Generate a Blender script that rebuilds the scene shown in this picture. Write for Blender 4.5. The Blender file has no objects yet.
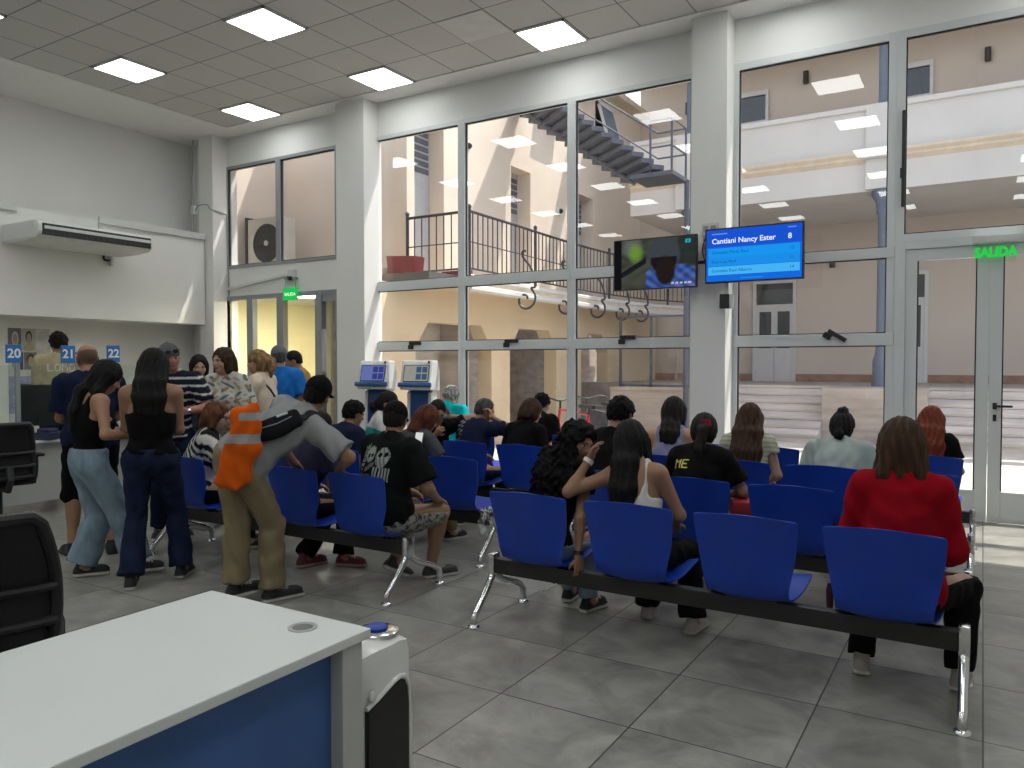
import bpy, bmesh, math, random
import numpy as np
from mathutils import Vector, Matrix, Euler

random.seed(7)
C = bpy.context.scene.collection
R = math.radians
SC = bpy.context.scene

# ------------------------------------------------------------------ materials
MATS = {}
def nodes_of(name):
    m = bpy.data.materials.new(name); m.use_nodes = True
    nt = m.node_tree; nt.nodes.clear()
    out = nt.nodes.new('ShaderNodeOutputMaterial')
    return m, nt, out

def pm(name, col, rough=.5, metal=0., var=.06, scale=6., bump=0., bscale=60., spec=.5, coat=0., stretch=(1, 1, 1)):
    """procedural principled material with noise-driven colour variation"""
    if name in MATS: return MATS[name]
    m, nt, out = nodes_of(name); N = nt.nodes; L = nt.links
    b = N.new('ShaderNodeBsdfPrincipled'); L.new(b.outputs[0], out.inputs[0])
    tc = N.new('ShaderNodeTexCoord'); mp = N.new('ShaderNodeMapping'); mp.inputs['Scale'].default_value = stretch
    L.new(tc.outputs['Object'], mp.inputs[0])
    nz = N.new('ShaderNodeTexNoise'); nz.inputs['Scale'].default_value = scale; nz.inputs['Detail'].default_value = 4
    L.new(mp.outputs[0], nz.inputs['Vector'])
    r = N.new('ShaderNodeValToRGB')
    r.color_ramp.elements[0].position = .3; r.color_ramp.elements[1].position = .7
    r.color_ramp.elements[0].color = [c * (1 - var) for c in col] + [1]
    r.color_ramp.elements[1].color = [min(1, c * (1 + var)) for c in col] + [1]
    L.new(nz.outputs['Fac'], r.inputs[0]); L.new(r.outputs[0], b.inputs['Base Color'])
    b.inputs['Roughness'].default_value = rough; b.inputs['Metallic'].default_value = metal
    b.inputs['Specular IOR Level'].default_value = spec
    b.inputs['Coat Weight'].default_value = coat
    if bump:
        n2 = N.new('ShaderNodeTexNoise'); n2.inputs['Scale'].default_value = bscale; n2.inputs['Detail'].default_value = 3
        L.new(mp.outputs[0], n2.inputs['Vector'])
        bp = N.new('ShaderNodeBump'); bp.inputs['Strength'].default_value = bump; bp.inputs['Distance'].default_value = .01
        L.new(n2.outputs['Fac'], bp.inputs['Height']); L.new(bp.outputs[0], b.inputs['Normal'])
    MATS[name] = m
    return m

def em(name, col, s=1.):
    if name in MATS: return MATS[name]
    m, nt, out = nodes_of(name)
    e = nt.nodes.new('ShaderNodeEmission'); e.inputs[0].default_value = list(col) + [1]; e.inputs[1].default_value = s
    nt.links.new(e.outputs[0], out.inputs[0]); MATS[name] = m
    return m

def vcol(name, rough=.8, bump=.15, bscale=120., spec=.3, var=.12, scale=20., stretch=(1, 1, 1)):
    """principled material reading the part's own colour attribute (patterns, skin, prints)"""
    if name in MATS: return MATS[name]
    m, nt, out = nodes_of(name); N = nt.nodes; L = nt.links
    b = N.new('ShaderNodeBsdfPrincipled'); L.new(b.outputs[0], out.inputs[0])
    at = N.new('ShaderNodeAttribute'); at.attribute_name = 'Col'
    tc = N.new('ShaderNodeTexCoord'); mp = N.new('ShaderNodeMapping'); mp.inputs['Scale'].default_value = stretch
    L.new(tc.outputs['Object'], mp.inputs[0])
    nz = N.new('ShaderNodeTexNoise'); nz.inputs['Scale'].default_value = scale; nz.inputs['Detail'].default_value = 4
    L.new(mp.outputs[0], nz.inputs['Vector'])
    mr = N.new('ShaderNodeMapRange'); mr.inputs[1].default_value = .3; mr.inputs[2].default_value = .7
    mr.inputs[3].default_value = 1 - var; mr.inputs[4].default_value = 1 + var
    L.new(nz.outputs['Fac'], mr.inputs[0])
    mx = N.new('ShaderNodeVectorMath'); mx.operation = 'SCALE'
    L.new(at.outputs['Color'], mx.inputs[0]); L.new(mr.outputs[0], mx.inputs['Scale'])
    L.new(mx.outputs[0], b.inputs['Base Color'])
    b.inputs['Roughness'].default_value = rough; b.inputs['Specular IOR Level'].default_value = spec
    if bump:
        n2 = N.new('ShaderNodeTexNoise'); n2.inputs['Scale'].default_value = bscale; n2.inputs['Detail'].default_value = 3
        L.new(mp.outputs[0], n2.inputs['Vector'])
        bp = N.new('ShaderNodeBump'); bp.inputs['Strength'].default_value = bump; bp.inputs['Distance'].default_value = .01
        L.new(n2.outputs['Fac'], bp.inputs['Height']); L.new(bp.outputs[0], b.inputs['Normal'])
    MATS[name] = m
    return m

def glass(name, tint=(.95, .97, .96), refl=1.0, ior=1.5):
    if name in MATS: return MATS[name]
    m, nt, out = nodes_of(name); N = nt.nodes; L = nt.links
    t = N.new('ShaderNodeBsdfTransparent'); t.inputs[0].default_value = list(tint) + [1]
    g = N.new('ShaderNodeBsdfGlossy'); g.inputs['Roughness'].default_value = .0
    g.inputs[0].default_value = (refl, refl, refl, 1)
    f = N.new('ShaderNodeFresnel'); f.inputs[0].default_value = ior
    ge = N.new('ShaderNodeNewGeometry'); sb_ = N.new('ShaderNodeMath'); sb_.operation = 'SUBTRACT'; sb_.inputs[0].default_value = 1.; L.new(ge.outputs['Backfacing'], sb_.inputs[1])
    ml = N.new('ShaderNodeMath'); ml.operation = 'MULTIPLY'; L.new(f.outputs[0], ml.inputs[0]); L.new(sb_.outputs[0], ml.inputs[1])
    mx = N.new('ShaderNodeMixShader'); L.new(ml.outputs[0], mx.inputs[0]); L.new(t.outputs[0], mx.inputs[1]); L.new(g.outputs[0], mx.inputs[2])
    L.new(mx.outputs[0], out.inputs[0]); MATS[name] = m
    return m

WHITE = pm('white_paint', (.62, .63, .62), .75, var=.03, scale=1.2)
WALLP = pm('wall_paint', (.75, .75, .73), .8, var=.035, scale=.8, bump=.03)
ALU = pm('white_aluminium', (.60, .635, .635), .4, var=.03, scale=3)
GREYALU = pm('grey_aluminium', (.27, .29, .30), .4, var=.05, scale=3)
GASKET = pm('black_gasket', (.015, .015, .016), .6)
BLACK = pm('black_plastic', (.012, .012, .014), .45, var=.2)
BLACKM = pm('black_metal', (.014, .014, .015), .4, var=.2)
CHROME = pm('chrome', (.75, .76, .77), .14, 1., var=.03)
BLUE = pm('blue_plastic', (.002, .040, .36), .38, var=.06, scale=12, bump=.02, bscale=300)
DESKW = pm('white_laminate', (.70, .73, .72), .35, var=.015, scale=3)
DESKB = pm('blue_laminate', (.045, .12, .33), .5, var=.06)
DESKG = pm('grey_steel', (.50, .51, .49), .45, var=.03)
GLASS = glass('window_glass', (.96, .965, .965), 1.0, 1.62)
ACRYL = glass('clear_acrylic', (.93, .97, .95), 1.0, 1.3)
YELLOW = pm('yellow_paint', (.86, .80, .52), .8, var=.05, scale=.8)
STUCCO = pm('beige_stucco', (.74, .64, .54), .9, var=.06, scale=.9, bump=.1, bscale=40)
STUCCOY = pm('ochre_stucco', (.72, .57, .39), .9, var=.10, scale=.7, bump=.1, bscale=40)
STUCCOG = pm('grey_pink_stucco', (.60, .525, .465), .9, var=.06, scale=.7, bump=.1, bscale=40)
PARAP = pm('white_stucco', (.66, .64, .62), .9, var=.05, scale=.8, bump=.1, bscale=40)
CORNICE = pm('cream_stucco', (.70, .60, .47), .9, var=.08)
STONE = pm('pale_stone', (.50, .43, .38), .85, var=.2, scale=2.5, bump=.2, bscale=20, stretch=(.3, 1, 3))
STEPS = pm('worn_marble', (.58, .52, .48), .8, var=.25, scale=1.6, bump=.15, bscale=20, stretch=(.5, 1, 4))
PAVING = pm('courtyard_concrete', (.55, .51, .45), .9, var=.15, scale=1.2, bump=.2, bscale=15)
IRON = pm('painted_iron', (.035, .035, .045), .5, var=.2)
STEEL = pm('grey_painted_steel', (.09, .10, .13), .5, var=.15)
COLBLUE = pm('blue_grey_paint', (.13, .16, .22), .5, var=.1)
DARKGL = pm('dark_window_glass', (.012, .016, .025), .08, spec=.8)
WOODW = pm('white_joinery', (.62, .62, .63), .5, var=.04)
REDP = pm('dark_red_paint', (.22, .025, .03), .6, var=.15)
TERRA = pm('terracotta_skirting', (.30, .17, .12), .7, var=.2)
RUBBER = pm('black_rubber', (.012, .012, .012), .8)

# ------------------------------------------------------------------ mesh helpers
def mesh_obj(name, me, mat=None, parent=None, loc=None, smooth=None):
    o = bpy.data.objects.new(name, me); C.objects.link(o)
    if mat is not None and not me.materials: me.materials.append(mat)
    if parent is not None: o.parent = parent
    if loc is not None: o.location = loc
    if smooth is not None:
        me.polygons.foreach_set('use_smooth', [smooth] * len(me.polygons))
    return o

class MB:
    """collects shapes, build() links them as ONE mesh object"""
    def __init__(s): s.bm = bmesh.new()
    def box(s, x0, x1, y0, y1, z0, z1, bev=0., M=None):
        xs, ys, zs = sorted((x0, x1)), sorted((y0, y1)), sorted((z0, z1))
        b = bmesh.new()
        bmesh.ops.create_cube(b, size=1)
        for v in b.verts:
            v.co = Vector(((xs[0] + xs[1]) / 2 + v.co.x * (xs[1] - xs[0]), (ys[0] + ys[1]) / 2 + v.co.y * (ys[1] - ys[0]), (zs[0] + zs[1]) / 2 + v.co.z * (zs[1] - zs[0])))
        if bev: bmesh.ops.bevel(b, geom=b.edges[:], offset=bev, segments=2, profile=.6, affect='EDGES')
        s._merge(b, M); return s
    def _merge(s, b, M=None):
        if M is not None: b.transform(M)
        me = bpy.data.meshes.new('tmp'); b.to_mesh(me); b.free(); s.bm.from_mesh(me); bpy.data.meshes.remove(me)
    def cyl(s, p0, p1, r, r2=None, seg=14, caps=True):
        p0, p1 = Vector(p0), Vector(p1); d = p1 - p0
        b = bmesh.new()
        bmesh.ops.create_cone(b, cap_ends=caps, segments=seg, radius1=r, radius2=r if r2 is None else r2, depth=d.length)
        M = Matrix.Translation((p0 + p1) / 2) @ d.to_track_quat('Z', 'Y').to_matrix().to_4x4()
        s._merge(b, M); return s
    def lathe(s, prof, origin=(0, 0, 0), seg=20, M=None):
        b = bmesh.new(); rings = []
        for r, z in prof:
            rings.append([b.verts.new((origin[0] + r * math.cos(2 * math.pi * k / seg), origin[1] + r * math.sin(2 * math.pi * k / seg), origin[2] + z)) for k in range(seg)])
        for a, c in zip(rings, rings[1:]):
            for k in range(seg): b.faces.new((a[k], a[(k + 1) % seg], c[(k + 1) % seg], c[k]))
        b.faces.new(rings[0][::-1]); b.faces.new(rings[-1])
        s._merge(b, M); return s
    def tube(s, pts, rad, seg=10, closed=False):
        pts = [Vector(p) for p in pts]; n = len(pts)
        rs = rad if isinstance(rad, (list, tuple)) else [rad] * n
        b = bmesh.new(); rings = []; up = None
        for i, p in enumerate(pts):
            if closed: t = pts[(i + 1) % n] - pts[i - 1]
            else: t = pts[min(i + 1, n - 1)] - pts[max(i - 1, 0)]
            t.normalize()
            if up is None:
                up = Vector((0, 0, 1)) if abs(t.z) < .9 else Vector((1, 0, 0))
            u = (up - t * up.dot(t)).normalized(); up = u; v = t.cross(u)
            rings.append([b.verts.new(p + (u * math.cos(2 * math.pi * k / seg) + v * math.sin(2 * math.pi * k / seg)) * rs[i]) for k in range(seg)])
        m = n if closed else n - 1
        for i in range(m):
            a, c = rings[i], rings[(i + 1) % n]
            for k in range(seg): b.faces.new((a[k], a[(k + 1) % seg], c[(k + 1) % seg], c[k]))
        if not closed:
            b.faces.new(rings[0][::-1]); b.faces.new(rings[-1])
        s._merge(b); return s
    def prism(s, poly, axis, a, c, bev=0.):
        """polygon (two coords) extruded along axis ('x','y','z') from a to c"""
        b = bmesh.new()
        def P(q, t): return {'x': (t, q[0], q[1]), 'y': (q[0], t, q[1]), 'z': (q[0], q[1], t)}[axis]
        f0 = [b.verts.new(P(q, a)) for q in poly]; f1 = [b.verts.new(P(q, c)) for q in poly]
        n = len(poly)
        b.faces.new(f0); b.faces.new(f1[::-1])
        for i in range(n): b.faces.new((f0[i], f1[i], f1[(i + 1) % n], f0[(i + 1) % n]))
        bmesh.ops.recalc_face_normals(b, faces=b.faces[:])
        if bev: bmesh.ops.bevel(b, geom=b.edges[:], offset=bev, segments=2, profile=.6, affect='EDGES')
        s._merge(b); return s
    def build(s, name, mat, parent=None, loc=None, smooth=False):
        bmesh.ops.recalc_face_normals(s.bm, faces=s.bm.faces[:])
        me = bpy.data.meshes.new(name); s.bm.to_mesh(me); s.bm.free()
        me.materials.append(mat)
        o = mesh_obj(name, me, None, parent, loc)
        if smooth:
            me.polygons.foreach_set('use_smooth', [True] * len(me.polygons))
            try: me.set_sharp_from_angle(angle=R(38))
            except Exception: pass
        return o

def catmull(pts, n=6):
    P = [Vector(p) for p in pts]; out = []
    for i in range(len(P) - 1):
        p0 = P[max(i - 1, 0)]; p1 = P[i]; p2 = P[i + 1]; p3 = P[min(i + 2, len(P) - 1)]
        for k in range(n):
            t = k / n
            out.append(.5 * ((2 * p1) + (p2 - p0) * t + (2 * p0 - 5 * p1 + 4 * p2 - p3) * t * t + (3 * p1 - p0 - 3 * p2 + p3) * t ** 3))
    out.append(P[-1]); return out

def tag(o, label, cat, group=None, kind=None):
    o['label'] = label; o['category'] = cat
    if group: o['group'] = group
    if kind: o['kind'] = kind
    return o
def thing(name, label, cat, loc=(0, 0, 0), rotz=0., group=None):
    o = bpy.data.objects.new(name, None); C.objects.link(o); o.empty_display_size = .1
    o.location = loc; o.rotation_euler = (0, 0, rotz)
    return tag(o, label, cat, group)
def struct(o, label=None, cat=None):
    o['kind'] = 'structure'
    if label: o['label'] = label
    if cat: o['category'] = cat
    return o
def sempty(name, label, cat, loc=(0, 0, 0)):
    o = bpy.data.objects.new(name, None); C.objects.link(o); o.location = loc
    return struct(o, label, cat)
def dup(root, loc, rotz=None, label=None):
    def cp(o, par):
        c = o.copy(); C.objects.link(c)
        if par is not None: c.parent = par
        for ch in o.children: cp(ch, c)
        return c
    r = cp(root, None); r.location = loc
    if rotz is not None: r.rotation_euler = (0, 0, rotz)
    if label: r['label'] = label
    return r

def text_obj(name, body, size, mat, parent, M, extrude=.0015, align='CENTER', bold=0., xs=1.0):
    cu = bpy.data.curves.new(name, 'FONT'); cu.body = body; cu.size = size; cu.extrude = extrude
    cu.align_x = align; cu.align_y = 'CENTER'; cu.offset = bold; cu.resolution_u = 3
    o = bpy.data.objects.new(name, cu); C.objects.link(o)
    dg = bpy.context.evaluated_depsgraph_get(); me = bpy.data.meshes.new_from_object(o.evaluated_get(dg))
    bpy.data.objects.remove(o); bpy.data.curves.remove(cu)
    me.transform(M @ Matrix.Diagonal((xs, 1, 1, 1)))
    me.materials.clear(); me.materials.append(mat)
    return mesh_obj(name, me, None, parent)
# text lying in the XZ plane and read from -Y
TXZ = Matrix.Rotation(R(90), 4, 'X')
SKY_STRENGTH = .42; SUN_STRENGTH = 6.5; SUN_DIR = (-.27, -.36, -.89); EXPOSURE = 0.; PANEL_STRENGTH = 10.5
# ------------------------------------------------------------------ world, camera, sun
w = bpy.data.worlds.new('World'); SC.world = w; w.use_nodes = True
nt = w.node_tree; nt.nodes.clear()
wo = nt.nodes.new('ShaderNodeOutputWorld'); bg = nt.nodes.new('ShaderNodeBackground')
sky = nt.nodes.new('ShaderNodeTexSky'); sky.sky_type = 'NISHITA'; sky.sun_disc = False
sky.sun_elevation = R(62); sky.sun_rotation = R(30); sky.altitude = 0; sky.dust_density = 1.5
hsv = nt.nodes.new('ShaderNodeHueSaturation'); hsv.inputs['Saturation'].default_value = .38; nt.links.new(sky.outputs[0], hsv.inputs['Color']); nt.links.new(hsv.outputs[0], bg.inputs[0]); bg.inputs[1].default_value = SKY_STRENGTH
nt.links.new(bg.outputs[0], wo.inputs[0])
sl = bpy.data.lights.new('sun', 'SUN'); sl.energy = SUN_STRENGTH; sl.angle = R(.6); sl.color = (1, .95, .86)
so = bpy.data.objects.new('sun', sl); C.objects.link(so)
sd = Vector(SUN_DIR).normalized()   # direction light travels
so.rotation_euler = (-sd).to_track_quat('Z', 'Y').to_euler(); so.location = (4, 14, 30)

cd = bpy.data.cameras.new('camera'); cd.sensor_fit = 'HORIZONTAL'; cd.sensor_width = 36; cd.lens = 27.0; cd.clip_start = .05; cd.clip_end = 200
co = bpy.data.objects.new('camera', cd); C.objects.link(co)
co.location = (0, 0, 1.5); co.rotation_euler = (R(90 - 1.57), 0, R(31.5)); SC.camera = co
SC.view_settings.view_transform = 'Standard'; SC.view_settings.look = 'None'; SC.view_settings.gamma = 1; SC.view_settings.use_curve_mapping = False
SC.view_settings.exposure = EXPOSURE
SC.cycles.max_bounces = 8; SC.cycles.diffuse_bounces = 4; SC.cycles.glossy_bounces = 4; SC.cycles.transparent_max_bounces = 24
SC.cycles.sample_clamp_indirect = 6; SC.cycles.caustics_reflective = False; SC.cycles.caustics_refractive = False
SC.cycles.use_denoising = True

# ------------------------------------------------------------------ floor and ceiling
def tile_floor_mat():
    m, nt, out = nodes_of('grey_floor_tiles'); N = nt.nodes; L = nt.links
    b = N.new('ShaderNodeBsdfPrincipled'); L.new(b.outputs[0], out.inputs[0])
    tc = N.new('ShaderNodeTexCoord'); sp = N.new('ShaderNodeSeparateXYZ'); L.new(tc.outputs['Object'], sp.inputs[0])
    def mth(op, a, v=None, c=None):
        n = N.new('ShaderNodeMath'); n.operation = op
        for i, q in enumerate((a, v, c)):
            if q is None: continue
            if isinstance(q, (int, float)): n.inputs[i].default_value = q
            else: L.new(q, n.inputs[i])
        return n.outputs[0]
    T = .622; ids = []; dist = []
    for ax, off in ((0, .022), (1, 3.535)):
        u = mth('DIVIDE', mth('SUBTRACT', sp.outputs[ax], off), T)
        fl = mth('FLOOR', u); fr = mth('SUBTRACT', u, fl); ids.append(fl)
        dist.append(mth('MINIMUM', fr, mth('SUBTRACT', 1., fr)))
    g = mth('LESS_THAN', mth('MINIMUM', dist[0], dist[1]), .0055)
    cx = N.new('ShaderNodeCombineXYZ'); L.new(ids[0], cx.inputs[0]); L.new(ids[1], cx.inputs[1])
    wn = N.new('ShaderNodeTexWhiteNoise'); wn.noise_dimensions = '3D'; L.new(cx.outputs[0], wn.inputs['Vector'])
    vm = N.new('ShaderNodeVectorMath'); vm.operation = 'MULTIPLY_ADD'
    L.new(wn.outputs['Color'], vm.inputs[0]); vm.inputs[1].default_value = (9, 9, 9); L.new(tc.outputs['Object'], vm.inputs[2])
    n1 = N.new('ShaderNodeTexNoise'); n1.inputs['Scale'].default_value = 3.2; n1.inputs['Detail'].default_value = 7; n1.inputs['Roughness'].default_value = .65
    n1.inputs['Distortion'].default_value = .6
    L.new(vm.outputs[0], n1.inputs['Vector'])
    r = N.new('ShaderNodeValToRGB'); e = r.color_ramp.elements
    e[0].position = .34; e[0].color = (.185, .180, .165, 1); e[1].position = .66; e[1].color = (.36, .35, .32, 1)
    L.new(n1.outputs['Fac'], r.inputs[0])
    hs = N.new('ShaderNodeHueSaturation'); L.new(r.outputs[0], hs.inputs['Color'])
    L.new(mth('MULTIPLY_ADD', wn.outputs['Value'], .16, .92), hs.inputs['Value'])
    mx = N.new('ShaderNodeMix'); mx.data_type = 'RGBA'; L.new(g, mx.inputs['Factor'])
    L.new(hs.outputs[0], mx.inputs['A']); mx.inputs['B'].default_value = (.045, .042, .04, 1)
    L.new(mx.outputs['Result'], b.inputs['Base Color'])
    rr = mth('MULTIPLY_ADD', n1.outputs['Fac'], .25, .22); L.new(rr, b.inputs['Roughness'])
    bp = N.new('ShaderNodeBump'); bp.inputs['Strength'].default_value = .15; bp.inputs['Distance'].default_value = .004; bp.invert = True
    L.new(g, bp.inputs['Height']); L.new(bp.outputs[0], b.inputs['Normal'])
    return m
def ceiling_mat():
    m, nt, out = nodes_of('ceiling_tiles'); N = nt.nodes; L = nt.links
    b = N.new('ShaderNodeBsdfPrincipled'); L.new(b.outputs[0], out.inputs[0]); b.inputs['Roughness'].default_value = .9
    b.inputs['Specular IOR Level'].default_value = .1
    tc = N.new('ShaderNodeTexCoord')
    mp = N.new('ShaderNodeMapping'); mp.inputs['Location'].default_value = (10.2, -8.05, 0); L.new(tc.outputs['Object'], mp.inputs[0])
    br = N.new('ShaderNodeTexBrick'); br.offset = 0; br.squash = 1
    br.inputs['Scale'].default_value = 1; br.inputs['Mortar Size'].default_value = .008; br.inputs['Mortar Smooth'].default_value = 0
    br.inputs['Brick Width'].default_value = .63; br.inputs['Row Height'].default_value = .63
    br.inputs['Color1'].default_value = (.55, .545, .53, 1); br.inputs['Color2'].default_value = (.58, .575, .56, 1); br.inputs['Mortar'].default_value = (.24, .24, .23, 1)
    L.new(mp.outputs[0], br.inputs['Vector']); L.new(br.outputs['Color'], b.inputs['Base Color'])
    return m
XL, XR, YB, YW, ZC = -11.6, 2.6, -4.5, 8.45, 5.2
m = MB(); m.box(XL - .2, XR + .2, YB - .2, YW + .3, -.2, 0)
struct(m.build('floor', tile_floor_mat()), 'large grey mottled stone floor tiles of the waiting hall', 'floor')
CEIL = pm('ceiling_plaster', (.80, .80, .78), .9, var=.02)
GX0, GY1 = -10.2, 8.05; GX1 = GX0 + .63 * 19; GY0 = GY1 - .63 * 19
m = MB()
for a in ((XL, GX0, YB, YW + .15), (GX1, XR, YB, YW + .15), (GX0, GX1, GY1, YW + .15), (GX0, GX1, YB, GY0)):
    m.box(a[0], a[1], a[2], a[3], ZC, ZC + .2)
ce = struct(m.build('ceiling', CEIL), 'white plaster ceiling border around grey square tiles', 'ceiling')
m = MB(); m.box(GX0, GX1, GY0, GY1, ZC + .012, ZC + .2)
m.build('tile_field', ceiling_mat(), ce)

# square light panels: lattice of every fourth tile by every third
PANEL = em('lit_diffuser', (.97, 1, .985), PANEL_STRENGTH)
desc = {(0, 0): 'lit square ceiling panel nearest the corner of the two walls', (0, 1): 'lit square ceiling panel above the air conditioner, second from the corner',
        (1, 0): 'lit square ceiling panel above the queue by the corridor door column', (1, 1): 'lit square ceiling panel largest and highest in view, over the hall',
        (2, 0): 'lit square ceiling panel over the tall windows, beside the pale tile'}
for a in range(5):
    for j in range(7):
        x = GX0 + .63 * (1.5 + 4 * a); y = GY1 - .63 * (.5 + 3 * j)
        lab = desc.get((a, j), 'lit square ceiling panel further back over the hall, seen mirrored in the windows')
        t = thing('ceiling_light', lab, 'ceiling light', (x, y, ZC), 0, 'square ceiling lights')
        m = MB()
        for sx in (-1, 1):
            m.box(sx * .29, sx * .312, -.312, .312, -.012, .011); m.box(-.312, .312, sx * .29, sx * .312, -.012, .011)
        m.build('frame', WHITE, t)
        m = MB(); m.box(-.292, .292, -.292, .292, -.008, .004); m.build('diffuser', PANEL, t)
x = GX0 + .63 * 8.5; y = GY1 - .63 * 1.5
m = MB(); m.box(x - .305, x + .305, y - .305, y + .305, ZC + .004, ZC + .02, .003)
tag(m.build('ceiling_tile', pm('pale_tile', (.60, .60, .59), .8)), 'paler square ceiling tile next to the lit panel over the windows', 'ceiling tile')

# ------------------------------------------------------------------ room shell
m = MB(); m.box(XL - .2, XL, YB - .2, YW + .3, 0, ZC)
wl = struct(m.build('wall_left', WALLP), 'long white wall with an overhanging box and air conditioner', 'wall')
m = MB(); m.box(XL, -10.87, YB, 8.12, 2.13, 3.55)
so_ = struct(m.build('trim_1', WALLP), 'white boxed overhang along the upper left wall', 'wall box')
m = MB(); m.box(-10.87, -10.82, 6.35, 8.12, 3.50, 3.60, .008); m.box(-10.87, -10.84, 6.35, 6.41, 3.30, 3.50, .004)
m.box(-10.87, -10.83, 4.2, 5.25, 3.49, 3.56, .006)
struct(m.build('trim_2', WHITE), 'white cable channel on top edge of the wall box', 'cable channel')
m = MB(); m.box(XR, XR + .2, YB - .2, YW + .3, 0, ZC); struct(m.build('wall_right', WALLP), 'plain white wall beside the viewer', 'wall')
m = MB(); m.box(XL, XR, YB - .2, YB, 0, ZC); struct(m.build('wall_rear', WALLP), 'plain white wall behind the viewer', 'wall')

# window wall: strips of wall around the openings, plus columns standing proud of it
T0, T1 = YW - .02, YW + .22
m = MB()
m.box(XL, XR + .2, T0, T1, 4.73, ZC)                        # lintel band
m.box(XL, -10.74, T0, T1, 0, 4.73)
m.box(-10.74, -8.2, T0, T1, 2.60, 3.05)                     # between corridor door and upper window
m.box(-8.2, -7.56, T0, T1, 0, 4.73)
m.box(-2.79, -2.34, T0, T1, 0, 4.73)
m.box(1.9, XR + .2, T0, T1, 0, 4.73)
wb = struct(m.build('wall_back', WALLP), 'white wall holding the tall windows to the courtyard', 'wall')
for x0, x1, nm, lb in ((-11.03, -10.68, 'column_1', 'white square column in the far corner'), (-7.95, -7.42, 'column_2', 'white square column beside the corridor door'), (-2.715, -2.335, 'column_3', 'white square column carrying the two screens')):
    m = MB(); m.box(x0, x1, 8.14, YW + .02, 0, ZC - .001); struct(m.build(nm, WALLP), lb, 'column')

def frame_window(name, label, x0, x1, z0, z1, rails, mat=ALU, w=.055, stay=None, y=YW, gaps=True, wtop=None):
    """aluminium frame with horizontal rails [(z0,z1)...] and one pane per gap"""
    e = sempty(name, label, 'window', ((x0 + x1) / 2, y, z0)); cx = (x0 + x1) / 2
    m = MB(); yy0, yy1 = -.035, .05
    m.box(x0 - cx, x0 - cx + w, yy0, yy1, 0, z1 - z0, .004); m.box(x1 - cx - w, x1 - cx, yy0, yy1, 0, z1 - z0, .004)
    m.box(x0 - cx + .003, x1 - cx - .003, yy0 + .002, yy1 - .002, z1 - z0 - (wtop or w), z1 - z0 - .001, .004); m.box(x0 - cx + .003, x1 - cx - .003, yy0 + .002, yy1 - .002, .001, w, .004)
    for a, b in rails: m.box(x0 - cx + .003, x1 - cx - .003, yy0 - .006, yy1 - .003, a - z0, b - z0, .004)
    m.build('frame', mat, e)
    zs = [z0 + w] + [q for r in rails for q in r] + [z1 - (wtop or w)]
    for k in range(0, len(zs), 2):
        a, b = zs[k] - z0, zs[k + 1] - z0
        g = MB()
        for (u0, u1, v0, v1) in ((x0 - cx + w, x0 - cx + w + .012, a, b), (x1 - cx - w - .012, x1 - cx - w, a, b), (x0 - cx + w, x1 - cx - w, a, a + .012), (x0 - cx + w, x1 - cx - w, b - .012, b)):
            g.box(u0, u1, -.012, .02, v0, v1)
        g.build('gasket', GASKET, e)
        p = MB(); p.box(x0 - cx + w, x1 - cx - w, .0, .008, a, b); p.build('pane', GLASS, e)
    if stay is not None:
        h = MB(); u = stay[0] - cx; zz = stay[1] - z0
        h.box(u - .10, u + .10, -.075, -.045, zz + .0, zz + .045, .008); h.box(u - .09, u - .05, -.05, -.035, zz - .04, zz + .03, .004); h.box(u - .12, u - .04, -.07, -.04, zz - .06, zz + .0, .008)
        if len(stay) > 2: h.bm.transform(Matrix.Translation((u, 0, zz)) @ Matrix.Rotation(stay[2], 4, 'Y') @ Matrix.Translation((-u, 0, -zz)))
        h.build('window_stay', BLACK, e)
    return e
RL = [(1.675, 1.795), (2.525, 2.65)]
frame_window('window_1', 'two pane upper window showing the outdoor fan unit', -10.72, -9.47, 3.05, 4.73, [], GREYALU, .05)
frame_window('window_2', 'upper window pane next to the column beside the outdoor fan unit', -9.47, -8.2, 3.05, 4.73, [], GREYALU, .05)
frame_window('window_3', 'tall window showing red planter and end of the iron balcony', -7.56, -5.95, 0, 4.73, RL, ALU, .055, (-6.72, 1.75))
frame_window('window_4', 'tall window in the middle with the curled iron brackets', -5.95, -4.31, 0, 4.73, RL, ALU, .055, (-5.15, 1.76))
frame_window('window_5', 'tall window showing the steel staircase, behind the picture screen', -4.31, -2.76, 0, 4.73, RL, ALU, .055, (-3.55, 1.78))
frame_window('window_6', 'tall window showing white parapet, behind the blue name screen', -2.36, -.75, 0, 4.73, [(1.675, 1.795), (2.54, 2.64)], ALU, .075, (-1.28, 1.76, R(32)))
frame_window('window_7', 'wide window above the exit door', -.75, 1.9, 2.68, 4.73, [], ALU, .075)
m = MB(); m.box(-.70, -.67, 8.385, 8.41, 3.02, 3.95, .004); m.box(-.715, -.66, 8.405, 8.425, 3.3, 3.4, .004)
tag(m.build('window_pole', BLACK), 'thin black rod standing against mullion above the exit door', 'rod')

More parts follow.
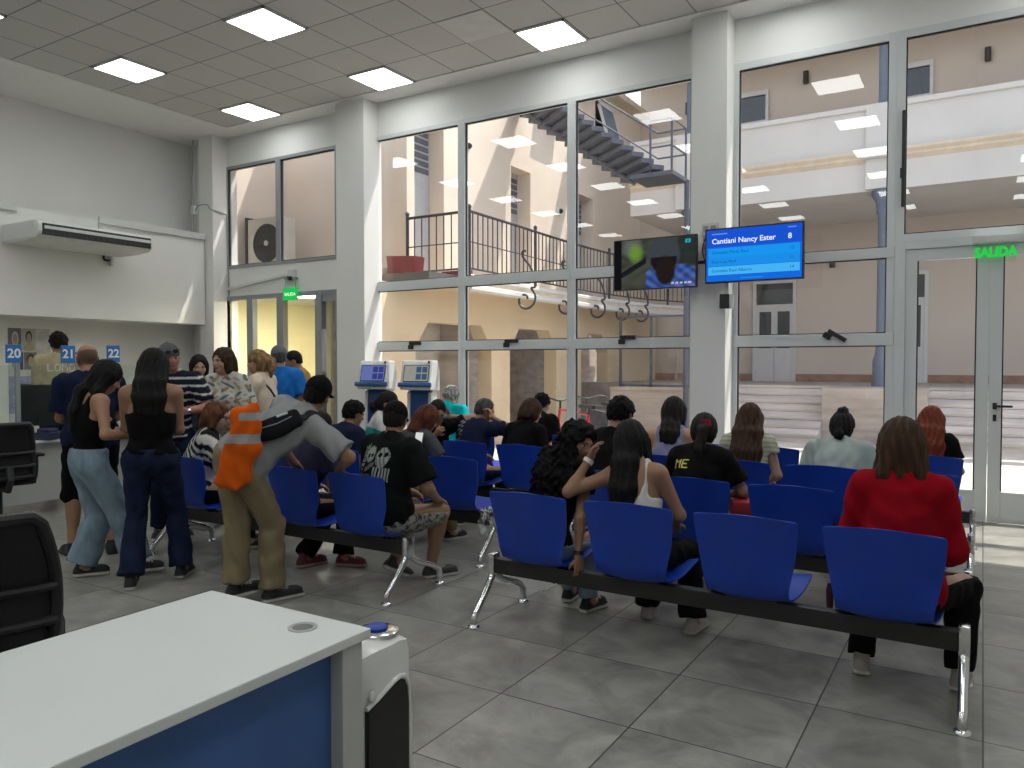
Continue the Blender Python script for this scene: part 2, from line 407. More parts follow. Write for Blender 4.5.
def glass_door(name, label, x0, x1, z1, handle=None, mat=ALU, y=YW, st=.10, kick=.30, rail=.11, par=None):
    e = sempty(name, label, 'door', ((x0 + x1) / 2, y, 0)); cx = (x0 + x1) / 2
    m = MB()
    m.box(x0 - cx, x0 - cx + st, -.03, .03, .01, z1, .005); m.box(x1 - cx - st, x1 - cx, -.03, .03, .01, z1, .005)
    m.box(x0 - cx + .003, x1 - cx - .003, -.028, .028, z1 - rail, z1 - .001, .005); m.box(x0 - cx + st - .002, x1 - cx - st + .002, -.026, .026, .012, kick, .005)
    m.build('frame', mat, e)
    g = MB(); g.box(x0 - cx + st, x0 - cx + st + .012, -.01, .02, kick, z1 - rail); g.box(x1 - cx - st - .012, x1 - cx - st, -.01, .02, kick, z1 - rail); g.build('gasket', GASKET, e)
    p = MB(); p.box(x0 - cx + st, x1 - cx - st, 0, .008, kick, z1 - rail); p.build('pane', GLASS, e)
    if handle is not None:
        u = handle[0] - cx
        h = MB(); h.box(u - .018, u + .018, -.04, -.028, handle[1] - .03, handle[1] + .03, .004); h.cyl((u, -.03, handle[1]), (u, -.075, handle[1]), .01)
        h.box(u - .012, u + .14, -.085, -.065, handle[1] - .011, handle[1] + .011, .006); h.build('handle', BLACK, e)
        k = MB(); k.box(u - .014, u + .014, -.04, -.028, handle[1] - .14, handle[1] - .08, .004); k.build('lock', BLACK, e)
    return e
m = MB(); m.box(-.75, -.655, YW - .05, YW + .05, 0, 2.68, .004); m.box(-.66, 1.9, YW - .047, YW + .047, 2.602, 2.679, .004); m.box(1.22, 1.9, YW - .04, YW + .045, 0, 2.61, .004)
struct(m.build('trim_3', ALU), 'white aluminium surround of the exit door', 'door frame')
glass_door('door_1', 'fixed glazed leaf of the exit door behind the red haired woman', -.655, .045, 2.60)
glass_door('door_2', 'opening glazed exit door leaf with black lever handle', .05, 1.22, 2.60, (.10, 1.10))

# corridor door front (left of the columns)
m = MB()
m.box(-10.74, -10.68, YW - .05, YW + .05, 0, 2.6, .004); m.box(-10.2, -10.06, YW - .05, YW + .05, 0, 2.6, .004); m.box(-9.50, -9.35, YW - .05, YW + .05, 0, 2.6, .004)
m.box(-8.66, -8.52, YW - .05, YW + .05, 0, 2.6, .004); m.box(-8.24, -8.2, YW - .05, YW + .05, 0, 2.6, .004); m.box(-10.738, -8.202, YW - .047, YW + .047, 2.53, 2.598, .004)
m.box(-8.52, -8.2, YW - .03, YW + .03, 2.43, 2.53)
struct(m.build('trim_4', GREYALU), 'grey aluminium framing of the corridor entrance', 'door frame')
for k, (a, b) in enumerate(((-10.68, -10.2), (-10.06, -9.50), (-9.35, -8.66), (-8.52, -8.24))):
    p = MB(); p.box(a, b, YW, YW + .008, .02, 2.53)
    q = p.build('window_%d' % (8 + k), GLASS); struct(q, 'clear glass of the corridor entrance, panel %s' % ('in the corner', 'left of the green sign', 'right of the green sign', 'next to the column')[k], 'glass panel')
# yellow corridor beyond
m = MB()
m.box(-12.4, -8.6, 8.67, 12.6, -.15, 0); c1 = m.build('floor_2', pm('corridor_floor', (.35, .32, .28), .4)); struct(c1, 'floor of the yellow corridor', 'floor')
m = MB(); m.box(-12.6, -12.4, 8.67, 13.5, 0, 2.72); m.box(-12.6, -9.62, 12.4, 12.6, 0, 2.72); m.box(-9.62, -9.5, 11.2, 12.6, 0, 2.72); m.box(-9.5, -8.6, 11.2, 11.35, 0, 2.72); m.box(-8.75, -8.6, 8.67, 11.3, 0, 2.72)
struct(m.build('wall_corridor', YELLOW), 'yellow painted walls of the corridor behind glass', 'wall')
m = MB(); m.box(-12.6, -8.6, 8.67, 12.6, 2.72, 2.74); struct(m.build('ceiling_2', WHITE), 'white ceiling of the yellow corridor', 'ceiling')
t = thing('corridor_light', 'lamp panel on the ceiling of the yellow corridor', 'ceiling light', (-9.9, 9.9, 2.715))
m = MB(); m.box(-.62, .62, -.16, .16, -.03, .008, .005); m.build('frame', WHITE, t)
m = MB(); m.box(-.6, .6, -.14, .14, -.035, -.026); m.build('diffuser', em('warm_lamp', (1, .93, .76), 230.), t)
t = thing('wall_lamp', 'round white lamp on the yellow corridor wall', 'wall lamp', (-11.2, 12.4, 2.42))
m = MB(); m.lathe([(.17, 0), (.17, .03), (.15, .035)], M=Matrix.Rotation(R(90), 4, 'X')); m.build('base', WHITE, t, smooth=True)
m = MB(); m.lathe([(.15, .03), (.145, .07), (.10, .11), (.03, .125)], M=Matrix.Rotation(R(90), 4, 'X')); m.build('shade', em('lamp_shade_lit', (1, .95, .8), 2.2), t, smooth=True)
# ------------------------------------------------------------------ courtyard
m = MB(); m.box(-7.95, 9, YW + .22, 15.25, -.2, -.005)
struct(m.build('ground', PAVING), 'sunlit pale concrete of the courtyard', 'ground')

# --- side building (faces the courtyard, its wall runs away from the windows)
sb = thing('side_building', 'beige rendered building with iron balcony and arched ground floor openings', 'building', (-8.3, 12, 0))
def loc(x, y, z=0): return (x + 8.3, y - 12, z)
# ground floor wall at x=-7.8 with chamfer-headed openings
def yz_panel(poly, x0, x1):
    m.prism([(y - 12, z) for y, z in poly], 'x', x0 + 8.3, x1 + 8.3)
m = MB()
ops = [(9.75, 12.0), (12.65, 14.55), (15.75, 17.2)]
yy = [8.72] + [q for o in ops for q in o] + [20.4]
for k in range(0, len(yy), 2): yz_panel([(yy[k], 0), (yy[k + 1], 0), (yy[k + 1], 2.75), (yy[k], 2.75)], -8.1, -7.8)
for a, b in ops: yz_panel([(a, 1.75), (a + .35, 2.18), (b - .35, 2.18), (b, 1.75), (b, 2.75), (a, 2.75)], -8.1, -7.8)
m.build('ground_floor_wall', STUCCOY, sb)
m = MB(); m.box(*[v for p in zip(loc(-9.6, 11.5, 0), loc(-9.45, 20.4, 2.75)) for v in p]); m.box(*[v for p in zip(loc(-9.6, 11.42, 0), loc(-8.1, 11.5, 2.75)) for v in p]); m.box(*[v for p in zip(loc(-8.6, 8.72, 0), loc(-8.56, 11.42, 2.75)) for v in p]); m.box(*[v for p in zip(loc(-9.45, 11.5, -.1), loc(-7.8, 20.4, 0)) for v in p]); m.box(*[v for p in zip(loc(-8.56, 8.72, -.1), loc(-7.8, 11.5, 0)) for v in p])
m.build('arcade_back_wall', STONE, sb)
# upper wall at x=-8.3 with door openings
m = MB(); m2 = MB()
ops2 = [(10.36, 11.2, 5.75), (13.5, 14.3, 5.55), (16.6, 17.4, 5.55)]
yy = [10.16] + [q for o in ops2 for q in o[:2]] + [20.6]
for k in range(0, len(yy), 2): yz_panel([(yy[k], 2.9), (yy[k + 1], 2.9), (yy[k + 1], 8.3), (yy[k], 8.3)], -8.7, -8.3)
for a, b, h in ops2: yz_panel([(a, h), (b, h), (b, 8.3), (a, 8.3)], -8.7, -8.3)
m.build('upper_wall', STUCCO, sb)
m = MB(); m.box(*[v for p in zip(loc(-9.0, 8.72, 2.75), loc(-8.3, 20.6, 2.9)) for v in p]); m.box(*[v for p in zip(loc(-8.8, 8.7, 8.3), loc(-8.0, 20.6, 8.45)) for v in p]); m.build('floor_slab', CORNICE, sb)
for a, b, h in ops2:
    d = MB(); d.box(*[v for p in zip(loc(-8.68, a, 2.9), loc(-8.62, b, h)) for v in p], )
    dm = d.build('balcony_door', pm('grey_joinery', (.42, .43, .45), .5), sb)
    l = MB()
    for k in range(6): 
        z = h - .12 - k * .13
        l.box(*[v for p in zip(loc(-8.62, a + .06, z - .085), loc(-8.60, b - .06, z)) for v in p])
    l.build('louvre', STEEL, dm)
for y0, z0, z1, wd in ((17.5, 7.0, 8.0, .95), (14.7, 6.9, 7.8, .95)):
    wn = MB(); wn.box(*[v for p in zip(loc(-8.34, y0, z0), loc(-8.28, y0 + wd, z1)) for v in p]); wo_ = wn.build('window', DARKGL, sb)
    f = MB()
    u0, u1 = y0 - 12, y0 + wd - 12
    MM = Matrix.Translation((.03, 0, z1)) @ Matrix.Rotation(R(-16), 4, 'Y') @ Matrix.Translation((0, 0, -z1))
    for (a0, a1, b0, b1) in ((u0, u0 + .09, z0, z1), (u1 - .09, u1, z0, z1), (u0, u1, z0, z0 + .09), (u0, u1, z1 - .09, z1)): f.box(0, .05, a0, a1, b0, b1, 0, MM)
    f.build('sash', WOODW, wo_)
    f = MB(); f.box(.02, .03, u0 + .09, u1 - .09, z0 + .09, z1 - .09, 0, MM); f.build('pane', pm('sky_blue_glass', (.10, .16, .26), .1), wo_)
# recess seen through the upper corner window
m = MB(); m.box(-11.5, -8.31, 10.17, 10.3, 3.05, 6.6); m.box(-11.5, -11.35, 8.72, 10.15, 3.05, 6.2); m.box(-11.5, -8.3, 8.9, 9.15, 4.95, 5.12)
q = m.build('wall_recess', pm('recess_stucco', (.74, .65, .57), .9, var=.05, scale=.8)); struct(q, 'beige rendered recess behind the upper corner window', 'wall')
m = MB(); m.box(-11.5, -8.31, 8.70, 10.3, 2.91, 3.05); struct(m.build('roof_ledge', CORNICE), 'rendered ledge carrying the outdoor fan unit', 'ledge')
t = thing('outdoor_fan_unit', 'white outdoor air conditioning unit with round black fan grille', 'air conditioner', (-10.72, 9.35, 3.05))
m = MB(); m.box(-.42, .42, -.14, .2, .07, .98, .02); m.build('casing', pm('aged_white_metal', (.52, .50, .46), .5), t)
m = MB(); m.box(-.46, -.42, -.16, .22, .06, 1.02); m.build('side_guard', BLACKM, t)
m = MB()
m.lathe([(.335, 0), (.335, .02), (.31, .02), (.31, 0)], M=Matrix.Translation((.08, -.14, .53)) @ Matrix.Rotation(R(90), 4, 'X'), seg=36)
m.build('fan_ring', BLACK, t, smooth=True)
m = MB(); m.lathe([(.315, 0), (.315, .006)], M=Matrix.Translation((.08, -.139, .53)) @ Matrix.Rotation(R(90), 4, 'X'), seg=36); m.build('fan_recess', pm('dark_recess', (.03, .028, .026), .7), t)
m = MB()
for r in (.06, .11, .16, .21, .26): m.tube([(.08 + r * math.cos(2 * math.pi * k / 32), -.155, .53 + r * math.sin(2 * math.pi * k / 32)) for k in range(32)], .005, 5, True)
for k in range(12): m.cyl((.08 + .04 * math.cos(k * R(30)), -.155, .53 + .04 * math.sin(k * R(30))), (.08 + .315 * math.cos(k * R(30)), -.155, .53 + .315 * math.sin(k * R(30))), .005, seg=5)
m.build('fan_grille', BLACKM, t)
m = MB(); m.lathe([(.045, 0), (.045, .02), (.02, .028)], M=Matrix.Translation((.08, -.15, .53)) @ Matrix.Rotation(R(90), 4, 'X')); m.build('fan_hub', WHITE, t, smooth=True)
m = MB(); m.box(-.3, -.22, -.1, .16, 0, .075); m.box(.22, .3, -.1, .16, 0, .075); m.build('foot', BLACKM, t)

# --- balcony with iron railing along the side building
bc = thing('iron_balcony', 'long curved balcony with plain iron railing and scroll brackets', 'balcony', (-7.6, 14, 2.75))
edge = catmull([(-6.95, 10.05, 0), (-6.98, 11.5, 0), (-7.05, 13.5, 0), (-7.0, 15.5, 0), (-6.75, 17.2, 0), (-6.2, 18.6, 0)], 10)
def bl(p, z): return (p[0] + 7.6, p[1] - 14, z - 2.75)
m = MB()
poly = [(p[0] + 7.6, p[1] - 14) for p in edge] + [(-.7, 6.4), (-.7, -5.3), (-.62, -3.95)]
m.prism(poly, 'z', 0, .14); sl_ = m.build('slab', CORNICE, bc)
m = MB(); m.tube([bl(p, 2.86) for p in edge], .05, 6); m.tube([bl(p, 2.70) for p in edge], .06, 6); m.build('slab_moulding', PARAP, bc)
path = [Vector((-8.2, 10.05, 0))] + [Vector(p) for p in edge]
m = MB(); m.tube([bl(p, 3.90) for p in path], .024, 6); m.tube([bl(p, 3.0) for p in path], .016, 6); m.tube([bl(p, 3.42) for p in path], .010, 5)
acc = 0; last = path[0]
pos = []
for a, b in zip(path, path[1:]):
    L_ = (b - a).length; tt = .15 - acc
    while tt <= L_: pos.append(a.lerp(b, tt / L_)); tt += .15
    acc = L_ - (tt - .15)
for p in pos: m.cyl(bl(p, 2.99), bl(p, 3.90), .011, seg=5)
m.build('railing', IRON, bc)
for k, p in enumerate((path[0], edge[0], edge[14], edge[30], edge[44])):
    m = MB(); m.cyl(bl(p, 2.85), bl(p, 3.98), .028, seg=8); m.lathe([(.03, 0), (.04, .03), (.02, .06)], bl(p, 3.95), 8); m.build('post', IRON, bc)
for k in (11, 19, 26, 32, 37):
    p = edge[k]; q = edge[k + 1]; dv = (q - p).normalized(); nx = Vector((dv.y, -dv.x, 0))
    pts = []
    for s_ in range(12): # lower curl, hanging below the slab edge
        a = R(s_ * 38); r = .04 + .017 * s_; pts.append(Vector(p) + nx * (.10 + r * math.cos(a)) + Vector((0, 0, 2.62 + r * math.sin(a))))
    pts += [Vector(p) + nx * .30 + Vector((0, 0, 2.85)), Vector(p) + nx * .22 + Vector((0, 0, 3.15)), Vector(p) + nx * .06 + Vector((0, 0, 3.36)), Vector(p) + nx * .05 + Vector((0, 0, 3.46)), Vector(p) + nx * .11 + Vector((0, 0, 3.47))]
    m = MB(); m.tube([bl(v, v.z) for v in catmull(pts, 4)], .022, 6); m.build('scroll_bracket', IRON, bc, smooth=True)
t = thing('planter', 'dark red trough on the ledge at the end of the iron balcony', 'planter', (-8.0, 9.75, 2.9))
m = MB(); m.prism([(-.26, 0), (.26, 0), (.30, .30), (-.30, .34)], 'y', -.12, .12); m.build('trough', REDP, t)
m = MB(); m.box(-.27, .27, -.10, .10, .27, .285); m.build('soil', pm('soil', (.04, .03, .02), .9), t)
m = MB(); m.box(-8.35, -7.1, 9.2, 10.0, 2.74, 2.88); tag(m.build('ledge_slab', pm('dark_slab', (.10, .09, .085), .8)), 'dark narrow ledge carrying the red trough', 'ledge')
m = MB(); m.box(-7.55, -7.0, 10.12, 10.22, 2.90, 2.99, .01); tag(m.build('balcony_kerb', REDP), 'dark red kerb strip behind the front bars of the balcony', 'kerb')

# --- steel staircase rising to the upper left
st = thing('steel_staircase', 'grey steel outdoor staircase of open treads with a landing', 'staircase', (-6, 14, 0))
def camdir(px, py, d):
    f_ = Vector((-math.sin(R(31.5)), math.cos(R(31.5)), 0)); r_ = Vector((math.cos(R(31.5)), math.sin(R(31.5)), 0))
    return Vector((0, 0, 1.5)) + f_ * d + r_ * ((px - 512) / 768 * d) + Vector((0, 0, (363 - py) / 768 * d))
P0 = Vector((-5.72, 14.15, 5.17)); P1 = Vector((-7.86, 13.42, 6.75))   # lowest and highest tread centres
td = Vector((-.80, .60, 0)).normalized(); pd = Vector((.60, .80, 0))
for k in range(13):
    c = P0.lerp(P1, k / 12) - Vector((-6, 14, 0)); 
    m = MB(); h = td * .58; q = pd * .13
    Mx = Matrix(((td.x, pd.x, 0, c.x), (td.y, pd.y, 0, c.y), (0, 0, 1, c.z), (0, 0, 0, 1)))
    m.box(-.60, .60, -.13, .13, -.045, .045, .005, Mx); m.build('tread', STEEL, st)
m = MB()
m.tube([P0 - Vector((-6, 14, .09)) - (P1 - P0) * .02 + td * .3, P1 - Vector((-6, 14, .09)) + (P1 - P0) * .02 + td * .3], .05, 6)
m.build('stringer', STEEL, st)
lc = P0 - Vector((-6, 14, 0)) + Vector((.48, -.05, -.13))
m = MB(); m.box(lc.x - .55, lc.x + .30, lc.y - .35, lc.y + .5, lc.z - .04, lc.z + .04, .006); m.build('landing', STEEL, st)
m = MB()
c4 = [(lc.x - .15, lc.y - .32), (lc.x + .27, lc.y - .32), (lc.x + .27, lc.y + .47), (lc.x - .3, lc.y + .47)]
for x, y in c4[:3]: m.cyl((x, y, lc.z), (x, y, lc.z + 1.0), .022, seg=6)
for z in (.5, 1.0):
    m.tube([(x, y, lc.z + z) for x, y in c4], .018, 6)
m.tube([Vector((c4[3][0], c4[3][1], lc.z + 1.0)), P1 - Vector((-6, 14, 0)) + pd * .4 + Vector((0, 0, .75))], .018, 6)
m.tube([Vector((c4[3][0], c4[3][1], lc.z + .5)), P1 - Vector((-6, 14, 0)) + pd * .4 + Vector((0, 0, .3))], .015, 6)
m.build('handrail', STEEL, st)
m = MB(); m.cyl((lc.x + .3, lc.y + .45, lc.z), (lc.x + .3, lc.y + .45, -lc.z * 0 + .0), .05, seg=10); m.build('support_post', STEEL, st)

# --- gallery building facing the windows
gb = thing('gallery_building', 'two storey courtyard building with deep gallery behind white parapet', 'building', (-1, 17, 0))
def g(x0, x1, y0, y1, z0, z1): return (x0 + 1, x1 + 1, y0 - 17, y1 - 17, z0, z1)
GX, GXE = -8.3, 9.
m = MB(); m.box(*g(GX, GXE, 16.75, 20.7, .0, 1.03)); m.build('gallery_floor', pm('gallery_paving', (.40, .36, .33), .8, var=.15), gb)
m = MB(); m.box(*g(GX, GXE, 20.45, 20.7, 1.03, 9.2)); m.build('wall', STUCCOG, gb)
m = MB(); m.box(*g(GX, GXE, 20.40, 20.46, 1.03, 1.22)); m.build('skirting', TERRA, gb)
m = MB(); m.box(*g(GX + 1.2, GXE, 16.9, 17.12, 4.93, 6.55)); m.box(*g(GX + 1.2, GXE, 17.1, 20.5, 4.93, 5.15)); m.build('parapet', PARAP, gb)
m = MB(); m.box(*g(GX + 1.2, GXE, 16.85, 17.17, 6.53, 6.64), .02); m.build('coping', PARAP, gb)
m = MB(); m.prism([(-.10, 5.48), (-.17, 5.56), (-.17, 5.60), (-.22, 5.66), (-.22, 5.70), (-.10, 5.74), (.0, 5.74), (0, 5.48)], 'x', GX + 2.2, GXE + 1); m.build('cornice', CORNICE, gb)
for x in (-1.75, 2.2, -5.68):
    m = MB(); m.box(*g(x - .30, x + .30, 16.80, 17.0, 4.95, 6.58), .01); pp = m.build('parapet_pier', PARAP, gb)
    m = MB(); m.box(*g(x - .36, x + .36, 16.68, 17.0, 5.54, 5.74), .02); m.build('pier_cornice', PARAP, pp)
m = MB(); m.box(*g(GX, GXE, 16.72, 17.12, 7.95, 8.2)); m.box(*g(GX, GXE, 18.0, 20.9, 9.3, 9.5)); m.build('eave_and_shade_slab', CORNICE, gb)  # front beam is the eave; unseen rear slab added to shade the upper wall
for x in (-1.75, 2.2, -5.68):
    m = MB(); o_ = (x + 1, .02, 0)
    m.lathe([(.17, 1.03), (.17, 1.12), (.15, 1.15), (.15, 1.55), (.12, 1.62), (.10, 1.7), (.088, 2.4), (.082, 4.45), (.12, 4.5), (.11, 4.56), (.13, 4.72), (.21, 4.86), (.21, 4.94)], o_, 18)
    m.build('iron_column', COLBLUE, gb, smooth=True)
    m = MB(); m.cyl((x + 1, .0, 5.1), (x + 1, .0, 7.96), .095, seg=14); m.build('upper_column', COLBLUE, gb, smooth=True)
def gdoor(nm, x0, x1, z0, z1, leaves, trans=.62):
    m = MB(); fw = .08
    m.box(*g(x0, x0 + fw, 20.36, 20.48, z0, z1)); m.box(*g(x1 - fw, x1, 20.36, 20.48, z0, z1)); m.box(*g(x0 + fw, x1 - fw, 20.365, 20.48, z1 - fw, z1)); m.box(*g(x0 + fw, x1 - fw, 20.365, 20.48, z1 - trans - fw, z1 - trans))
    for k in range(leaves):
        a = x0 + fw + (x1 - x0 - 2 * fw) * k / leaves + .004; b = x0 + fw + (x1 - x0 - 2 * fw) * (k + 1) / leaves - .004; zt = z1 - trans - fw
        m.box(*g(a, a + .07, 20.38, 20.47, z0, zt)); m.box(*g(b - .07, b, 20.38, 20.47, z0, zt)); m.box(*g(a + .07, b - .07, 20.385, 20.47, z0, z0 + .85)); m.box(*g(a + .07, b - .07, 20.385, 20.47, zt - .10, zt))
    d = m.build(nm, WOODW, gb)
    m = MB(); m.box(*g(x0 + fw, x1 - fw, 20.42, 20.455, z0 + .84, z1 - fw)); m.build('pane', pm('grey_window_glass', (.05, .055, .06), .1), d)
    return d
gdoor('double_door', -5.12, -4.05, 1.03, 3.62, 2)
gdoor('narrow_door', -1.95, -1.10, 1.03, 3.66, 2)
for x0, x1 in ((-5.95, -4.78), (-2.0, -1.07), (2.0, 3.0)):
    m = MB(); m.box(*g(x0, x0 + .07, 20.36, 20.48, 7.3, 8.52)); m.box(*g(x1 - .07, x1, 20.36, 20.48, 7.3, 8.52)); m.box(*g(x0 + .07, x1 - .07, 20.365, 20.48, 8.40, 8.52)); m.box(*g(x0 + .07, x1 - .07, 20.365, 20.48, 7.3, 7.75))
    d = m.build('upper_window', WOODW, gb); m = MB(); m.box(*g(x0 + .07, x1 - .07, 20.42, 20.455, 7.75, 8.40)); m.build('pane', DARKGL, d)
for (x, y, z, lb) in ((-3.87, 20.45, 8.75, 'small dark lamp high on the upper gallery wall between the windows'), (0.0, 20.45, 8.52, 'small dark lamp high on the upper gallery wall above the exit'), (-3.2, 20.45, 4.12, 'small dark lamp on lower gallery wall between its doors'), (-6.9, 20.45, 8.5, 'small dark lamp on upper wall over the staircase landing')):
    t = thing('wall_lamp', lb, 'wall lamp', (x, y, z - .12), 0, 'courtyard wall lamps')
    m = MB(); m.box(-.06, .06, -.03, .0, -.12, .12, .006); m.build('back_plate', BLACKM, t)
    m = MB(); m.cyl((0, -.09, -.15), (0, -.09, .15), .065, seg=14); m.build('lamp_body', BLACKM, t, smooth=True)
# steps
def steps(nm, x0, x1, lab):
    m = MB(); poly = [(15.25, -.02)]
    n = 7
    for k in range(n):
        y = 15.25 + 1.5 / n * k; z = 1.03 / n * (k + 1)
        poly += [(y, z - .045), (y - .035, z - .045), (y - .035, z)]
    poly += [(16.745, 1.03), (16.745, -.02)]
    m.prism(poly, 'x', x0, x1)
    return tag(m.build(nm, STEPS), lab, 'steps')
steps('stone_steps', -4.55, -2.62, 'worn pale stone steps up to gallery behind the striped top woman')
steps('stone_steps', -.85, 4.2, 'worn pale stone steps up to gallery seen through the exit door')
m = MB(); m.box(-2.62, -.85, 15.6, 16.74, -.02, 1.02, .01); tag(m.build('stone_plinth', STONE), 'pale stone block between the two flights of steps', 'plinth')
# terrace edge with framed screen
m = MB(); m.box(-6.75, -4.57, 15.0, 16.74, -.02, .98, .01); m.box(-6.75, -4.57, 14.97, 15.05, .93, 1.0, .005); tag(m.build('terrace_wall', STONE), 'low pale stone wall under the framed glass screen', 'wall')
t = thing('glass_screen', 'dark framed glass screen on top of the low stone wall', 'screen', (-5.75, 15.05, 1.0))
m = MB()
for x in (-.78, -.1, .78): m.box(x - .025, x + .025, -.02, .02, 0, 1.46)
for z in (0.01, 1.44): m.box(-.8, .8, -.02, .02, z, z + .04)
m.build('frame', STEEL, t); m = MB(); m.box(-.77, .77, -.004, .004, .05, 1.44); m.build('pane', GLASS, t)
m = MB(); m.box(-7.8, 9.2, 8.67, 8.78, ZC + .1, ZC + .3)
struct(m.build('roof_slab', CORNICE), 'roof edge over the tall windows', 'roof')
m = MB(); m.box(XL - .3, XR + .3, YB - .3, 8.7, ZC + .2, ZC + .4); struct(m.build('roof', CORNICE), 'flat roof over the waiting hall', 'roof')
# round wall vents / domes
for (y, z, lb) in ((11.9, 5.55, 'round dark dome camera on beige wall left of the dark louvred door'), (15.55, 4.95, 'small round dome camera on beige wall under the staircase')):
    t = thing('dome_camera', lb, 'camera', (-8.3, y, z))
    Mx = Matrix.Rotation(R(90), 4, 'Y')
    m = MB(); m.lathe([(.09, 0), (.09, .05), (.06, .06)], M=Mx); m.build('base', WHITE, t, smooth=True)
    m = MB(); m.lathe([(.06, .05), (.055, .09), (.03, .12), (.005, .125)], M=Mx); m.build('dome', BLACK, t, smooth=True)

# bicycles
def bicycle(lab, loc_, rz, fm):
    t = thing('bicycle', lab, 'bicycle', loc_, rz, 'bicycles in the courtyard'); r = .33
    for x in (-.52, .52):
        m = MB(); m.tube([(x + r * math.cos(2 * math.pi * k / 28), 0, r + .01 + r * math.sin(2 * math.pi * k / 28)) for k in range(28)], .018, 6, True); wq = m.build('wheel', RUBBER, t, smooth=True)
        m = MB()
        for k in range(12): m.cyl((x, .02 * (-1) ** k, r + .01), (x + .32 * math.cos(k * R(30)), 0, r + .01 + .32 * math.sin(k * R(30))), .003, seg=4)
        m.cyl((x, -.04, r + .01), (x, .04, r + .01), .02, seg=8); m.build('spoke', CHROME, wq)
    m = MB(); BB = (-.08, 0, .29); ST = (-.2, 0, .82); HT = (.36, 0, .86); HB = (.40, 0, .66)
    for a, b, q in ((BB, ST, .018), (ST, HT, .018), (BB, HB, .022), (HT, HB, .022)): m.cyl(a, b, q, seg=8)
    for s_ in (-.05, .05):
        m.cyl((BB[0], s_ * .6, BB[2]), (-.52, s_, r + .01), .011, seg=6); m.cyl((ST[0] + .02, s_ * .3, .74), (-.52, s_, r + .01), .010, seg=6); m.cyl((HB[0], s_ * .8, HB[2]), (.52, s_, r + .01), .013, seg=6)
    m.build('frame', fm, t)
    m = MB(); m.tube(catmull([(.30, -.3, 1.0), (.34, -.2, 1.02), (.36, 0, .98), (.34, .2, 1.02), (.30, .3, 1.0)], 4), .013, 6); m.cyl(HT, (.355, 0, .98), .015, seg=8); m.build('handlebar', BLACKM, t)
    m = MB(); m.prism([(-.40, -.08), (-.36, -.10), (-.05, -.03), (.0, 0), (-.05, .03), (-.36, .10), (-.40, .08)], 'z', .90, .95, .012); m.cyl(ST, (-.215, 0, .92), .013, seg=8); m.build('saddle', BLACK, t)
    m = MB(); m.lathe([(.09, -.01), (.09, .01)], M=Matrix.Translation((BB[0], -.05, BB[2])) @ Matrix.Rotation(R(90), 4, 'X')); m.cyl((BB[0], -.06, BB[2]), (BB[0] + .1, -.07, BB[2] - .13), .01, seg=6); m.cyl((BB[0], .06, BB[2]), (BB[0] - .1, .07, BB[2] + .13), .01, seg=6); m.build('crank', BLACKM, t)
bicycle('red bicycle parked outside the tall window', (-4.60, 9.20, 0), R(160), pm('red_enamel', (.62, .03, .05), .3, coat=.5))
bicycle('dark grey bicycle parked behind the red one', (-4.62, 9.95, 0), R(150), pm('dark_enamel', (.05, .055, .06), .3, coat=.5))
# ------------------------------------------------------------------ benches
def make_seat_mesh():
    prof = [(.02, .795, .226, 0), (.021, .790, .238, 0), (.025, .774, .243, 0), (.045, .69, .236, 0), (.064, .60, .225, 0), (.080, .53, .214, .2), (.095, .47, .204, .9), (.110, .42, .197, 1), (.140, .378, .196, .8), (.20, .366, .206, .3), (.30, .372, .222, 0), (.42, .390, .228, 0), (.52, .402, .226, 0), (.575, .396, .213, 0), (.592, .382, .195, 0)]
    nu = 41; V = []
    sub = []
    P = [Vector((a, b, c)) for a, b, c, d in prof]; W = [p[3] for p in prof]
    pts = catmull(P, 3)
    for i, q in enumerate(pts):
        t = i / 3; k = min(int(t), len(W) - 2); rib = W[k] * (1 - (t - k)) + W[k + 1] * (t - k)
        for j in range(nu):
            u = -1 + 2 * j / (nu - 1)
            back = max(0, min(1, (q.y - .44) / .15))
            y = q.x + back * .045 * u * u; z = q.y - back * .016 * u * u + (1 - back) * .018 * u * u
            z += .0035 * rib * math.cos(u * math.pi * 15) * abs(u) ** 2.2 * 1.3; y -= .0035 * rib * math.cos(u * math.pi * 15) * abs(u) ** 2.2 * 1.3
            V.append((q.z * u, y, z))
    n = len(pts); F = []
    for i in range(n - 1):
        for j in range(nu - 1): F.append((i * nu + j, i * nu + j + 1, (i + 1) * nu + j + 1, (i + 1) * nu + j))
    me = bpy.data.meshes.new('seat'); me.from_pydata(V, [], F)
    bm = bmesh.new(); bm.from_mesh(me)
    bmesh.ops.recalc_face_normals(bm, faces=bm.faces[:])
    bmesh.ops.solidify(bm, geom=bm.faces[:], thickness=.008)
    bmesh.ops.recalc_face_normals(bm, faces=bm.faces[:]); bm.to_mesh(me); bm.free()
    me.materials.append(BLUE); me.polygons.foreach_set('use_smooth', [True] * len(me.polygons)); me.set_sharp_from_angle(angle=R(50))
    return me
SEATME = make_seat_mesh()
